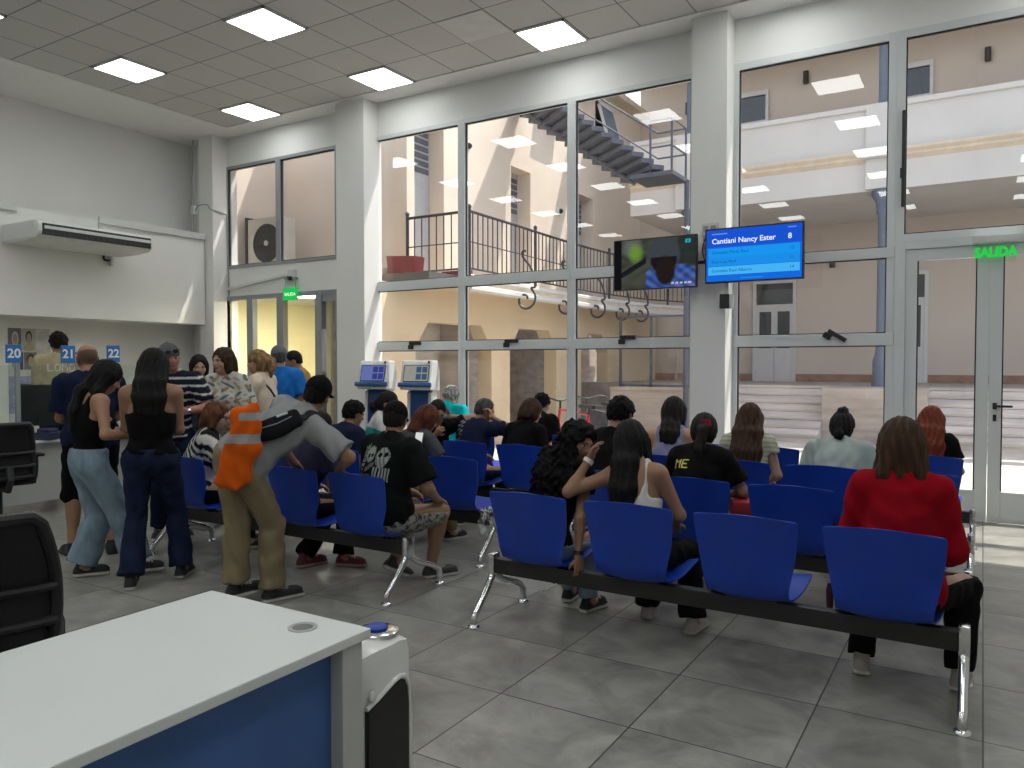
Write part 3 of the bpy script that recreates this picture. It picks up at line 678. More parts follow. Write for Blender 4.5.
def make_leg_meshes():
    m = MB()
    m.box(-.022, .022, .19, .27, .255, .385, .012)
    m.tube(catmull([(0, .225, .37), (0, .215, .27), (0, .15, .185), (0, .055, .095), (0, .022, .06), (0, .018, .012)], 5), [.022] * 6 + [.021] * 6 + [.020] * 14, 12)
    m.tube(catmull([(0, .235, .36), (0, .25, .27), (0, .33, .205), (0, .49, .145), (0, .555, .10), (0, .565, .05), (0, .565, .012)], 5), [.022] * 6 + [.021] * 6 + [.020] * 19, 12)
    a = m.build('leg_proto', CHROME, smooth=True)
    f = MB(); f.lathe([(.036, 0), (.036, .008), (.030, .016), (.018, .022)], (0, 0, .0), 18)
    b = f.build('foot_proto', CHROME, smooth=True)
    ma, mb_ = a.data, b.data; bpy.data.objects.remove(a); bpy.data.objects.remove(b)
    return ma, mb_
LEGME, FOOTME = make_leg_meshes()
def bench(x1, y0, label, n=4):
    L_ = .59 * n + .03
    t = thing('tandem_bench', label, 'bench', (x1, y0, 0), 0, 'blue tandem benches of the waiting area')
    m = MB(); m.box(-L_ + .02, -.02, .205, .265, .268, .356, .006); m.build('beam', BLACKM, t)
    for k in range(n):
        s_ = mesh_obj('seat', SEATME, None, t, (-.305 - .59 * k, .0, 0))
        b = MB(); b.box(-.10, -.06, .20, .42, .355, .378, .006); b.box(.06, .10, .20, .42, .355, .378, .006); b.box(-.12, .12, .205, .28, .352, .366, .003)
        b.build('seat_bracket', BLACKM, s_)
    for x in (-.0, -L_ + .0):
        l = mesh_obj('leg', LEGME, None, t, (x, 0, 0)); mesh_obj('foot', FOOTME, None, l, (0, .018, 0)); mesh_obj('foot', FOOTME, None, l, (0, .565, 0))
    return t
YR = [3.55, 4.56, 5.58, 6.62]
YL = [3.60, 4.64, 5.66, 6.70]
XRr, XLr = -.05, -3.13
for k, lb in enumerate(('blue bench nearest the camera, seating the red-sweatered person at its end', 'blue bench of the right block, second from the camera, with the black-shirted woman', 'blue bench of the right block, third from the camera, with the bun-haired woman', 'blue bench of the right block nearest the exit door')):
    bench(XRr, YR[k], lb)
for k, lb in enumerate(('blue bench of the left block nearest the camera, with the skeleton-print man', 'blue bench of the left block, second from the camera, with bag hanging at its end', 'blue bench of the left block, third from the camera, with the navy shirted man', 'blue bench of the left block nearest the windows')):
    bench(XLr, YL[k], lb)

# ------------------------------------------------------------------ desk in front
t = thing('office_desk', 'white topped office desk with blue panel in front of the camera', 'desk', (-1.84, .75, 0))
m = MB(); m.box(-.35, .355, -1.0, .90, .712, .74, .004); m.build('tabletop', DESKW, t)
m = MB(); m.box(.27, .295, -.95, .80, .30, .705, .002); m.build('modesty_panel', DESKB, t)
m = MB(); m.box(.262, .34, .80, .88, 0, .71, .004); m.build('leg', DESKG, t)
m = MB(); m.box(-.33, -.25, .80, .88, 0, .71, .004); m.build('leg', DESKG, t)
m = MB(); m.box(-.25, .262, .82, .86, .64, .705, .003); m.build('cross_rail', DESKG, t)
m = MB(); m.box(.262, .34, -.98, -.9, 0, .71, .004); m.build('leg', DESKG, t)
m = MB(); m.box(-.33, -.25, -.98, -.9, 0, .71, .004); m.build('leg', DESKG, t)
gm = MB(); gm.lathe([(.042, 0), (.042, .003), (.034, .004), (.030, .0)], (.185, .80, .74), 24); gq = gm.build('grommet', pm('grey_plastic', (.45, .46, .46), .4), t, smooth=True)
gm = MB(); gm.lathe([(.029, 0), (.029, .0015)], (.185, .80, .74), 24); gm.build('grommet_hole', pm('dark_grey_plastic', (.14, .15, .15), .5), gq)

# white roller cabinet behind the desk
t = thing('air_cooler', 'white rounded appliance with black arched front and blue knob beside desk', 'appliance', (-1.72, 1.80, 0), R(90))
GW = pm('glossy_white_plastic', (.70, .71, .69), .25, coat=.3)
m = MB(); m.box(-.135, .105, -.185, .20, .05, .640, .05); m.build('casing', GW, t, smooth=True)
arch = [(-.115, .08), (.074, .08), (.074, .43), (.068, .485), (.052, .512), (.032, .518), (.005, .511), (-.03, .498), (-.07, .484), (-.115, .470)]
m = MB(); m.prism(arch, 'y', -.192, -.12, .005); m.build('front_grille', pm('black_gloss', (.006, .006, .007), .25), t)
rim = [(.081, .08), (.081, .43), (.074, .49), (.056, .520), (.032, .527), (.003, .520), (-.033, .507), (-.073, .492), (-.118, .478)]
m = MB(); m.tube([(x, -.187, z) for x, z in rim], .008, 8); m.build('rim', GW, t, smooth=True)
m = MB(); m.lathe([(.016, 0), (.014, .008), (.005, .011)], M=Matrix.Translation((-.095, -.186, .51)) @ Matrix.Rotation(R(90), 4, 'X')); m.build('button', GW, t, smooth=True)
m = MB(); m.lathe([(.068, 0), (.068, .010), (.055, .014)], (.045, -.085, .639), 28); m.build('knob_plate', CHROME, t, smooth=True)
m = MB(); m.lathe([(.036, 0), (.034, .030), (.026, .036)], (.045, -.085, .630), 24); m.build('knob', BLUE, t, smooth=True)
for x in (-.10, .08):
    for y in (-.13, .15): m = MB(); m.cyl((x - .012, y, .028), (x + .012, y, .028), .028, seg=14); m.box(x - .01, x + .01, y - .012, y + .012, .03, .06); m.build('caster', RUBBER, t)

# ------------------------------------------------------------------ office chairs
def mesh_weave_mat():
    m, nt, out = nodes_of('black_mesh_fabric'); N = nt.nodes; L = nt.links
    b = N.new('ShaderNodeBsdfPrincipled'); b.inputs['Base Color'].default_value = (.010, .010, .012, 1); b.inputs['Roughness'].default_value = .7
    t = N.new('ShaderNodeBsdfTransparent'); mx = N.new('ShaderNodeMixShader')
    tc = N.new('ShaderNodeTexCoord'); ck = N.new('ShaderNodeTexChecker'); ck.inputs['Scale'].default_value = 420; ck.inputs['Color1'].default_value = (1, 1, 1, 1); ck.inputs['Color2'].default_value = (.88, .88, .88, 1)
    L.new(tc.outputs['Object'], ck.inputs['Vector']); L.new(ck.outputs['Color'], mx.inputs[0]); L.new(t.outputs[0], mx.inputs[1]); L.new(b.outputs[0], mx.inputs[2])
    L.new(mx.outputs[0], out.inputs[0]); return m
WEAVE = mesh_weave_mat()
def office_chair(lab, loc_, rz, back_h=.98, arms=True):
    t = thing('office_chair', lab, 'office chair', loc_, rz, 'black office chairs')
    # faces +y ; back at y=-.24
    def bp(u, v): # u -1..1 , v 0..1
        hw = .225 - .03 * (v - .35) ** 2 * 4
        return Vector((hw * u, -.25 + .05 * u * u - .10 * (v ** 2) + .04 * math.sin(v * math.pi), .50 + (back_h - .50) * v))
    m = MB(); ring = [bp(u, 0) for u in np.linspace(-1, 1, 9)] + [bp(1, v) for v in np.linspace(.08, .93, 9)] + [bp(u, 1) for u in np.linspace(.88, -.88, 9)] + [bp(-1, v) for v in np.linspace(.93, .08, 9)]
    m.tube(ring, .021, 8, True)
    fr = m.build('back_frame', BLACK, t, smooth=True)
    V = []; F = []; n = 13
    for i in range(n):
        for j in range(n): V.append(bp(-1 + 2 * j / (n - 1), i / (n - 1)))
    for i in range(n - 1):
        for j in range(n - 1): F.append((i * n + j, i * n + j + 1, (i + 1) * n + j + 1, (i + 1) * n + j))
    me = bpy.data.meshes.new('back_mesh'); me.from_pydata([tuple(v) for v in V], [], F)
    bm = bmesh.new(); bm.from_mesh(me); bmesh.ops.solidify(bm, geom=bm.faces[:], thickness=.004); bm.to_mesh(me); bm.free()
    me.polygons.foreach_set('use_smooth', [True] * len(me.polygons)); mesh_obj('back_mesh', me, WEAVE, t)
    m = MB(); m.tube([bp(u, .45) + Vector((0, -.02, 0)) for u in np.linspace(-1, 1, 9)], .017, 8); m.tube([bp(u, .2) + Vector((0, -.02, 0)) for u in np.linspace(-1, 1, 9)], .017, 8)
    m.tube([Vector((0, -.32, .60)), Vector((0, -.36, .5)), Vector((0, -.28, .40)), Vector((0, -.08, .40))], .028, 8); m.build('back_support', BLACK, t, smooth=True)
    m = MB(); m.box(-.25, .25, -.20, .27, .42, .49, .03); m.build('seat', pm('black_fabric', (.012, .012, .013), .9, var=.2, bump=.2, bscale=200), t, smooth=True)
    for s_ in (-1, 1) if arms else ():
        m = MB(); m.tube(catmull([(s_ * .22, .02, .42), (s_ * .29, .02, .44), (s_ * .30, .0, .55), (s_ * .30, .0, .66)], 4), .018, 8); m.box(s_ * .30 - .035, s_ * .30 + .035, -.13, .13, .655, .685, .012); m.build('armrest', BLACK, t, smooth=True)
    m = MB(); m.cyl((0, 0, .1), (0, 0, .42), .03); 
    for k in range(5):
        a = R(72 * k + 18); m.tube([(0, 0, .13), (.14 * math.cos(a), .14 * math.sin(a), .115), (.29 * math.cos(a), .29 * math.sin(a), .075)], [.03, .024, .016], 8)
    m.build('base', BLACK, t, smooth=True)
    for k in range(5):
        a = R(72 * k + 18); m = MB(); cx, cy = .29 * math.cos(a), .29 * math.sin(a)
        m.cyl((cx - .022 * math.sin(a), cy + .022 * math.cos(a), .03), (cx + .022 * math.sin(a), cy - .022 * math.cos(a), .03), .03, seg=14); m.build('caster', RUBBER, t, smooth=True)
    return t
office_chair('black mesh office chair at the desk in front of the camera', (-3.06, 1.35, 0), R(62), .985, False)
office_chair('black office chair by the counter desk behind the standing man', (-7.42, 3.40, 0), R(80), .97)
office_chair('black office chair behind the counter by the wall posters', (-9.4, 3.75, 0), R(-60), 1.0)

# ------------------------------------------------------------------ counter with glass, numbers, monitor
t = thing('counter_desk', 'long white service counter desk beneath number signs', 'counter', (-8.3, 4.3, 0))
m = MB(); m.box(-.45, .45, -1.9, .28, .715, .74, .004); m.build('tabletop', DESKW, t)
m = MB(); m.box(.30, .33, -1.85, .20, .12, .71); m.build('front_panel', DESKG, t)
for y in (-1.8, .20):
    for x in (-.40, .40): m = MB(); m.box(x - .03, x + .03, y - .03, y + .03, 0, .715, .004); m.build('leg', DESKG, t)
t = thing('counter_desk', 'further white counter desk below number 22 sign', 'counter', (-8.3, 5.55, 0))
m = MB(); m.box(-.45, .45, -.9, .7, .715, .74, .004); m.build('tabletop', DESKW, t)
m = MB(); m.box(.30, .33, -.85, .65, .12, .71); m.build('front_panel', DESKG, t)
for y in (-.85, .65):
    for x in (-.40, .40): m = MB(); m.box(x - .03, x + .03, y - .03, y + .03, 0, .715, .004); m.build('leg', DESKG, t)
t = thing('glass_partition', 'clear glass counter screen on metal posts under the number signs', 'partition', (-8.1, 4.4, .74))
for y in (-1.6, -.50, .36, .9):
    m = MB(); m.box(-.018, .018, y - .02, y + .02, 0, .76, .003); m.lathe([(.05, 0), (.05, .012), (.025, .02)], (0, y, 0), 14); m.build('post', GREYALU, t)
for a, b in ((-1.58, -.52), (-.48, .34), (.38, .88)):
    m = MB(); m.box(-.004, .004, a, b, .06, .735); m.build('glass_panel', ACRYL, t)
SIGNB = pm('sign_blue', (.012, .16, .46), .35); LETW = pm('white_lettering', (.85, .87, .88), .5)
TYX = Matrix.Rotation(R(90), 4, 'Z') @ TXZ   # faces +X
for y, n in ((3.86, '20'), (4.385, '21'), (4.87, '22')):
    t = thing('number_sign', 'blue counter sign with white number %s' % n, 'sign', (-8.08, y, 1.5 if n != '22' else 1.51), 0, 'counter number signs')
    m = MB(); m.box(-.008, .008, -.072, .072, 0.0, .18, .006); m.build('plate', SIGNB, t)
    text_obj('number', n, .125, LETW, t, Matrix.Translation((.010, 0, .09)) @ TYX, .001, bold=.003)
    m = MB(); m.box(-.006, .006, -.01, .01, -.04, .0); m.build('clip', GREYALU, t)
def monitor(lab, loc_, rz, wd=.5, ht=.31):
    t = thing('monitor', lab, 'monitor', loc_, rz)
    m = MB(); m.box(-wd / 2, wd / 2, -.02, .025, .12, .12 + ht, .01); m.build('housing', BLACK, t)
    m = MB(); m.box(-wd / 2 + .015, wd / 2 - .015, .0255, .027, .14, .105 + ht); m.build('screen', pm('dark_screen', (.01, .012, .016), .1), t)
    m = MB(); m.box(-.025, .025, -.045, -.015, .0, .22, .005); m.box(-.11, .11, -.09, .08, .0, .012, .004); m.build('stand', BLACK, t)
monitor('black monitor seen from behind on the counter below sign 21', (-8.2, 4.17, .74), R(75), .40, .42)
monitor('computer screen on the counter below sign 20, at the frame edge', (-8.4, 3.55, .74), R(70), .42, .30)
t = thing('storage_box', 'small dark blue box lying on the counter edge', 'box', (-7.93, 4.12, .74), R(20))
m = MB(); m.box(-.09, .09, -.13, .13, 0, .075, .01); m.build('body', pm('dark_blue_plastic', (.015, .015, .06), .5), t)
m = MB(); m.box(-.07, .07, -.10, .02, .075, .11, .01); m.build('lid', pm('dark_violet_plastic', (.03, .02, .09), .5), t)

# posters on the left wall
def poster(lab, y0, y1, z0, z1, parts, x=XL):
    t = thing('wall_poster', lab, 'poster', (x, (y0 + y1) / 2, z0)); h = z1 - z0; wv = y1 - y0
    m = MB(); m.box(.0, .006, -wv / 2, wv / 2, 0, h); m.build('sheet', parts[0], t)
    for nm, mt, a, b, c, d, shape in parts[1:]:
        m = MB()
        if shape == 'r': m.box(.006, .0085, a * wv - wv / 2, b * wv - wv / 2, c * h, d * h)
        else:
            cy, cz, ry, rz_ = (a + b) / 2 * wv - wv / 2, (c + d) / 2 * h, (b - a) / 2 * wv, (d - c) / 2 * h
            m.prism([(cy + ry * math.cos(2 * math.pi * k / 20), cz + rz_ * math.sin(2 * math.pi * k / 20)) for k in range(20)], 'x', .0085, .0105 if shape == 'e' else .0120)
        m.build(nm, mt, t)
pg = pm('photo_grey', (.16, .15, .15), .5, var=.3); pl = pm('photo_light', (.50, .50, .47), .5, var=.2); psk = pm('photo_skin', (.38, .27, .21), .6); pd_ = pm('photo_dark', (.05, .045, .045), .5); pv = pm('photo_violet', (.26, .26, .42), .5, var=.3); po = pm('photo_olive', (.33, .33, .18), .5)
parts = [pl, ('photo_panel', pg, 0, .30, .80, 1, 'r'), ('portrait_hair', pl, .08, .24, .84, .97, 'e'), ('portrait_face', psk, .11, .21, .85, .95, 'f'),
         ('photo_panel', pm('photo_mid', (.40, .40, .38), .5), .32, .64, .80, 1, 'r'), ('portrait_hair', pd_, .40, .56, .86, .98, 'e'), ('portrait_face', psk, .42, .54, .85, .955, 'f'), ('portrait_shirt', po, .36, .62, .79, .86, 'f'),
         ('photo_panel', pl, .66, 1, .80, 1, 'r'), ('photo_panel', pd_, .2, .34, .62, .78, 'r'), ('photo_panel', pg, .36, .66, .62, .78, 'r'), ('portrait_hair', pd_, .42, .62, .66, .77, 'e'), ('portrait_face', psk, .45, .58, .65, .74, 'f'), ('colour_band', pv, 0, .62, .22, .56, 'r'), ('text_band', pl, .1, .5, .47, .49, 'r'), ('text_band', pl, .1, .5, .36, .38, 'r'), ('text_band', pl, .1, .5, .28, .30, 'r')]
poster('large wall poster of portrait photographs behind counter sign 20', 5.47, 6.04, .45, 1.99, parts)
red = pm('poster_red', (.62, .03, .04), .5)
poster('small red and white poster behind counter sign 21', 6.33, 6.62, 1.40, 1.66, [red, ('white_shape', LETW, .25, .95, .0, .62, 'f')])

# ------------------------------------------------------------------ air conditioner and wall fittings
t = thing('air_conditioner', 'long white air conditioner with black outlet slot on the wall box', 'air conditioner', (-10.87, 5.85, 3.04))
m = MB(); m.prism([(0, .03), (.10, .0), (.55, .0), (.80, .025), (.86, .06), (.88, .10), (.88, .19), (.85, .235), (.78, .25), (0, .25)], 'y', -.77, .77, .012); m.build('casing', pm('warm_white_plastic', (.66, .67, .65), .4), t)
m = MB(); m.box(.872, .888, -.72, .74, .060, .205, .004); lv = m.build('outlet', BLACK, t)
m = MB(); m.box(.885, .900, -.70, .73, .135, .175, .005); m.build('flap', WHITE, lv)
for k in range(20):
    m = MB(); m.box(.886, .894, -.68 + k * .0735, -.672 + k * .0735, .068, .125); m.build('fin', pm('dark_fin', (.05, .05, .05), .5), lv)
m = MB(); m.box(.03, .80, -.782, -.768, .025, .225, .006); m.build('end_cover', WHITE, t)
m = MB(); m.cyl((.05, .66, -.13), (.05, .66, .02), .03); m.build('drain_pipe', WHITE, t)
m = MB(); m.tube(catmull([(.05, .55, .02), (.05, .55, -.04), (.06, .58, -.06), (.06, .66, -.05)], 4), .015, 6); m.build('drain_hose', BLACK, t)
# corner conduit and junction box
t = thing('cable_conduit', 'grey cable with junction box running around the corner column', 'cable', (-11.03, 8.1, 4.0))
m = MB(); m.tube([(-.05, -.02, 1.15), (-.05, -.02, 0)], .014, 6); m.tube(catmull([(-.02, -.02, -.02), (.12, -.04, .06), (.33, -.04, .05), (.36, .0, -.02), (.37, .30, -.06)], 5), .012, 6)
m.tube([(.37, .30, -.06), (.37, .33, -1.42)], .012, 6); m.tube([(-.05, -.02, 0), (-.05, -.02, -.45)], .012, 6); m.build('cable', pm('grey_pvc', (.30, .31, .31), .5), t)
m = MB(); m.box(-.09, .0, -.05, .03, -.07, .07, .006); m.build('junction_box', WHITE, t)
t = thing('cable_trunking', 'thin white trunking above the corridor entrance', 'trunking', (-9.9, 8.42, 2.70))
m = MB(); m.prism([(-.76, .0), (.70, .16), (.70, .20), (-.76, .04)], 'y', -.03, .01, .004); m.build('channel', WHITE, t)
# cctv + green exit sign over corridor
t = thing('security_camera', 'small white security camera above the green corridor exit sign', 'camera', (-9.14, 8.42, 2.86))
m = MB(); m.box(-.07, .07, -.06, .01, -.04, .08, .01); m.build('base', WHITE, t)
m = MB(); m.lathe([(.05, .0), (.045, -.03), (.02, -.055)], (0, -.06, -.03), 14); m.build('lens', BLACK, t, smooth=True)
GREEN = em('green_letters', (.02, .62, .07), 1.0)
def exit_sign(nm, lab, loc_, wd, ht, body, size, lamp=True):
    t = thing(nm, lab, 'exit sign', loc_, 0)
    m = MB(); m.box(-wd / 2 - .0, wd / 2, -.06, .04, .0, .075, .012); m.build('lamp_housing', pm('light_grey_plastic', (.58, .60, .60), .4), t)
    m = MB(); m.box(-wd / 2 + .02, wd / 2 - .02, -.045, -.038, -ht, .0, .002); m.build('plate', ACRYL, t)
    text_obj('lettering', body, size, GREEN, t, Matrix.Translation((0, -.049, -ht / 2)) @ TXZ, .0015, bold=.0065, xs=.80)
    return t
exit_sign('exit_sign', 'clear exit sign with green word SALIDA above the glass doors', (.085, 8.36, 2.60), .36, .18, 'SALIDA', .125)
t = thing('exit_sign', 'lit green exit sign hanging over the corridor entrance', 'exit sign', (-9.14, 8.36, 2.66), 0)
m = MB(); m.tube([(-.12, 0, 0), (-.10, 0, .14)], .006, 5); m.tube([(.12, 0, 0), (.10, 0, .14)], .006, 5); m.box(-.12, .12, -.01, .05, .13, .16); m.build('hanger', GREYALU, t)
m = MB(); m.box(-.16, .16, -.008, .008, -.19, .0, .004); m.build('panel', em('green_panel', (.02, .55, .10), .9), t)
text_obj('lettering', 'SALIDA', .075, em('pale_green_letters', (.6, 1, .65), 1.3), t, Matrix.Translation((0, -.010, -.10)) @ TXZ, .001)

# ------------------------------------------------------------------ screens on the column
def screen_mat():
    m, nt, out = nodes_of('video_picture'); N = nt.nodes; L = nt.links
    e = N.new('ShaderNodeEmission'); at = N.new('ShaderNodeAttribute'); at.attribute_name = 'Col'
    L.new(at.outputs['Color'], e.inputs[0]); e.inputs[1].default_value = 1.0; L.new(e.outputs[0], out.inputs[0]); return m
def color_grid(name, wd, ht, nx, nz, fn, mat, parent, y):
    V = []; F = []; col = []
    for j in range(nz + 1):
        for i in range(nx + 1):
            u, v = i / nx, j / nz; V.append(((u - .5) * wd, y, (v - .5) * ht)); col.append(list(fn(u, v)) + [1])
    for j in range(nz):
        for i in range(nx): a = j * (nx + 1) + i; F.append((a, a + 1, a + nx + 2, a + nx + 1))
    me = bpy.data.meshes.new(name); me.from_pydata(V, [], F)
    ca = me.color_attributes.new('Col', 'FLOAT_COLOR', 'POINT'); ca.data.foreach_set('color', np.array(col, np.float32).ravel())
    return mesh_obj(name, me, mat, parent)
def tv(lab, cx, cz, wd, ht):
    t = thing('television', lab, 'television', (cx, 7.96, cz), 0)
    m = MB(); m.box(-wd / 2, wd / 2, -.03, .025, -ht / 2, ht / 2, .006); m.build('housing', BLACK, t)
    m = MB(); sgn = 1 if cx < -2.5 else -1
    m.box(-.12, .12, .025, .05, -.12, .12, .004); m.tube([(0, .05, 0), (sgn * .25, .12, 0), (sgn * (abs(-2.525 - cx)) * .98, .17, 0)], .018, 6); m.build('wall_mount', BLACKM, t)
    return t
t1 = tv('television with a dark video picture of a person, beside the column', -3.055, 2.58, .945, .56)
def pic(u, v):
    n = math.sin(u * 17 + 3 * math.sin(v * 9)) * math.sin(v * 14 + 2 * math.sin(u * 11)) * .5 + .5
    bl = lambda cu, cv, ru, rv, p=2: max(0., 1 - (((u - cu) / ru) ** 2 + ((v - cv) / rv) ** 2)) 
    mix = lambda c, d, t: c * (1 - t) + np.array(d) * t
    c = np.array([.028, .032, .024]) + n * np.array([.03, .035, .022])
    if u < .09: return (.006, .006, .008)
    c = mix(c, (.16, .17, .15), .7 * bl(.22, .85, .16, .25)); c = mix(c, (.13, .26, .03), bl(.27, .72, .11, .22)); c = mix(c, (.06, .06, .045), .8 * bl(.30, .14, .22, .16))
    if abs(v - (.30 + .9 * (u - .10))) < .06 and u < .40: c = np.array([.010, .012, .016])
    if u > .80 and v > .45: c = mix(c, (.018, .025, .025), .8)
    d = .5 + .5 * math.sin(u * 40 + v * 30)
    if v < .46 - 1.3 * max(0, .5 - u) - .5 * max(0, u - .85) and u > .40: c = np.array([.02, .06, .25]) * (.5 + d) + .06 * n
    t = bl(.62, .66, .215, .42); c = mix(c, (.045, .052, .065), min(1, t * 3))
    if bl(.62, .60, .17, .30) > 0 and v < .62: c = mix(c, (.010, .009, .010), min(1, bl(.62, .56, .18, .34) * 3))
    t = bl(.64, .34, .13, .32); c = mix(c, (.016, .011, .010), min(1, t * 3))
    if .03 < u < .09 and .87 < v < .93: c = np.array([.02, .3, .45])
    if .88 < u < .94 and .86 < v < .94 and not (.90 < u < .925 and .885 < v < .915): c = np.array([.02, .40, .50])
    if .70 < u < .95 and .065 < v < .095 and int(u * 60) % 3: c = np.array([.5, .5, .52])
    return c
color_grid('picture', .92, .535, 96, 56, pic, screen_mat(), t1, -.0312)
t2 = tv('television with a blue list of names, hung by the column', -2.0, 2.61, .985, .565)
S = em('screen_blue', (.010, .085, .62), 1.); S2 = em('screen_light_blue', (.010, .30, .85), 1.); S3 = em('screen_pale_blue', (.06, .45, .90), 1.); SW = em('screen_white', (.8, .88, 1), 1.); SN = em('screen_navy', (.004, .10, .35), 1.)
m = MB(); m.box(-.475, .475, -.0335, -.031, -.265, .265); p0 = m.build('screen', em('screen_mid_blue', (.008, .14, .72), 1.), t2)
m = MB(); m.box(-.475, .475, -.0345, -.0335, .085, .265); m.build('header_band', S, p0)
m = MB(); m.box(-.455, .455, -.0345, -.0335, -.02, .075); m.build('name_row', S2, p0)
m = MB(); m.box(-.455, .455, -.0345, -.0335, -.11, -.02); m.build('name_row', em('screen_row_blue', (.012, .27, .80), 1.), p0)
m = MB(); m.box(-.455, .455, -.0345, -.0335, -.20, -.115); m.build('name_row', S3, p0)
tm = lambda x, z: Matrix.Translation((x, -.0355, z)) @ TXZ
text_obj('title_text', 'Cantiani Nancy Ester', .075, SW, p0, tm(-.42, .145), .0004, 'LEFT', .0012)
text_obj('title_number', '8', .075, SW, p0, tm(.36, .145), .0004, 'CENTER', .0012)
m = MB(); m.box(-.42, -.26, -.0355, -.0345, .215, .228); m.build('small_text_line', em('screen_grey_blue', (.15, .25, .75), 1.), p0); m = MB(); m.box(.34, .42, -.0355, -.0345, .228, .240); m.build('small_text_line', em('screen_grey_blue', (.15, .25, .75), 1.), p0)
for z, a, b in ((.03, 'Gonzalez Mario Raul', '12'), (-.065, 'Ruiz Luis Raul', '11'), (-.158, 'Gonzalez Raul Alberto', '14')):
    text_obj('row_text', a, .045, SN, p0, tm(-.42, z), .0004, 'LEFT'); text_obj('row_number', b, .045, SN, p0, tm(.38, z), .0004)
m = MB(); m.box(-.12, .1, -.0345, -.0335, -.245, -.235); m.build('footer_text', S2, p0)
# socket panel above, camera below
t = thing('socket_panel', 'white electrical panel with cables between the two screens', 'electrical panel', (-2.50, 8.135, 2.66))
m = MB(); m.box(-.085, .085, -.03, .0, .0, .33, .004); m.build('plate', WHITE, t)
for x, z in ((-.04, .27), (.04, .27), (-.04, .17), (.04, .17), (-.04, .08)):
    m = MB(); m.box(x - .028, x + .028, -.04, -.03, z - .03, z + .03, .004); m.build('socket', pm('ivory_plastic', (.30, .28, .24), .5), t)
m = MB()
m.tube(catmull([(.04, -.04, .25), (.05, -.08, .15), (.0, -.09, .02), (.05, -.06, -.1), (.1, -.05, -.15)], 5), .006, 5); m.tube(catmull([(-.04, -.04, .17), (-.06, -.08, .05), (-.03, -.07, -.08), (.06, -.05, -.15)], 5), .006, 5); m.build('cable', BLACK, t)
t = thing('column_camera', 'black and white device hanging under the blue name screen', 'camera', (-2.30, 8.05, 2.10), R(15))
m = MB(); m.box(-.025, .025, -.02, .06, .10, .28, .004); m.build('bracket', WHITE, t); m = MB(); m.box(-.07, .03, -.05, .05, -.03, .12, .01); m.build('body', BLACK, t); m = MB(); m.box(.03, .075, -.05, .05, -.03, .12, .01); m.build('side_cover', WHITE, t)

# ------------------------------------------------------------------ kiosks
def kiosk(lab, loc_, rz, scr):
    t = thing('ticket_kiosk', lab, 'kiosk', loc_, rz, 'self service kiosks')   # front faces -y
    m = MB(); m.prism([(-.22, 0), (.22, 0), (.22, .04), (-.22, .04)], 'x', -.20, .20, .01); m.build('base', DESKG, t)
    m = MB(); m.prism([(-.10, .03), (.17, .03), (.17, 1.18), (-.06, 1.18)], 'x', -.12, .12, .015); m.build('pedestal', pm('kiosk_blue', (.008, .055, .20), .4), t)
    m = MB(); m.prism([(-.13, .04), (-.07, 1.12), (.20, 1.2), (.20, .04)], 'x', .12, .16, .006); m.prism([(-.13, .04), (-.07, 1.12), (.20, 1.2), (.20, .04)], 'x', -.16, -.12, .006); m.build('side_panel', WHITE, t)
    m = MB(); m.prism([(-.24, 1.16), (-.26, 1.20), (-.13, 1.53), (.10, 1.53), (.20, 1.38), (.20, 1.14)], 'x', -.20, .20, .015); hd = m.build('head', pm('kiosk_white', (.58, .60, .60), .4), t)
    sl_ = math.atan2(.13, .33); Mx = Matrix.Translation((0, -.197, 1.367)) @ Matrix.Rotation(-sl_, 4, 'X')
    m = MB(); m.box(-.165, .165, -.006, .004, -.115, .115, .003, Mx); m.build('screen_bezel', BLACK, hd)
    m = MB(); m.box(-.155, .155, -.0085, -.006, -.103, .103, 0, Mx); m.build('screen', em('kiosk_screen_%d' % scr, ((.13, .17, .42), (.30, .31, .28))[scr], .9), hd)
    bcol = em('kiosk_tile_%d' % scr, ((.04, .05, .22), (.05, .09, .17))[scr], .9)
    for (a, b) in ((.0, .01), (.077, .01), (.0, -.085), (.077, -.085)):
        m = MB(); m.box(a, a + .065, -.0095, -.0085, b, b + .078, 0, Mx); m.build('screen_button', bcol, hd)
    m = MB(); m.box(-.215, .215, -.05, .01, -.185, -.135, .012, Mx); m.build('shelf', pm('kiosk_blue', (.008, .055, .20), .4), hd)
    m = MB(); m.box(.135, .165, -.012, .0, .135, .165, .002, Mx); m.build('camera_window', BLACK, hd)
kiosk('self-service kiosk with bluish screen standing against the column', (-6.84, 7.76, 0), R(22), 0)
kiosk('self-service kiosk with pale screen standing before the tall window', (-6.14, 7.78, 0), R(22), 1)
# ------------------------------------------------------------------ people: implicit surfaces meshed by surface nets
A = lambda *v: np.array(v, np.float32)
def nrm(v): return v / (np.linalg.norm(v) + 1e-9)
def axis(lo, hi, base, fine, ranges):
    out = [lo]; x = lo
    while x < hi:
        st = fine if any(a - base <= x <= b for a, b in ranges) else base
        x += st; out.append(x)
    return np.array(out, np.float32)

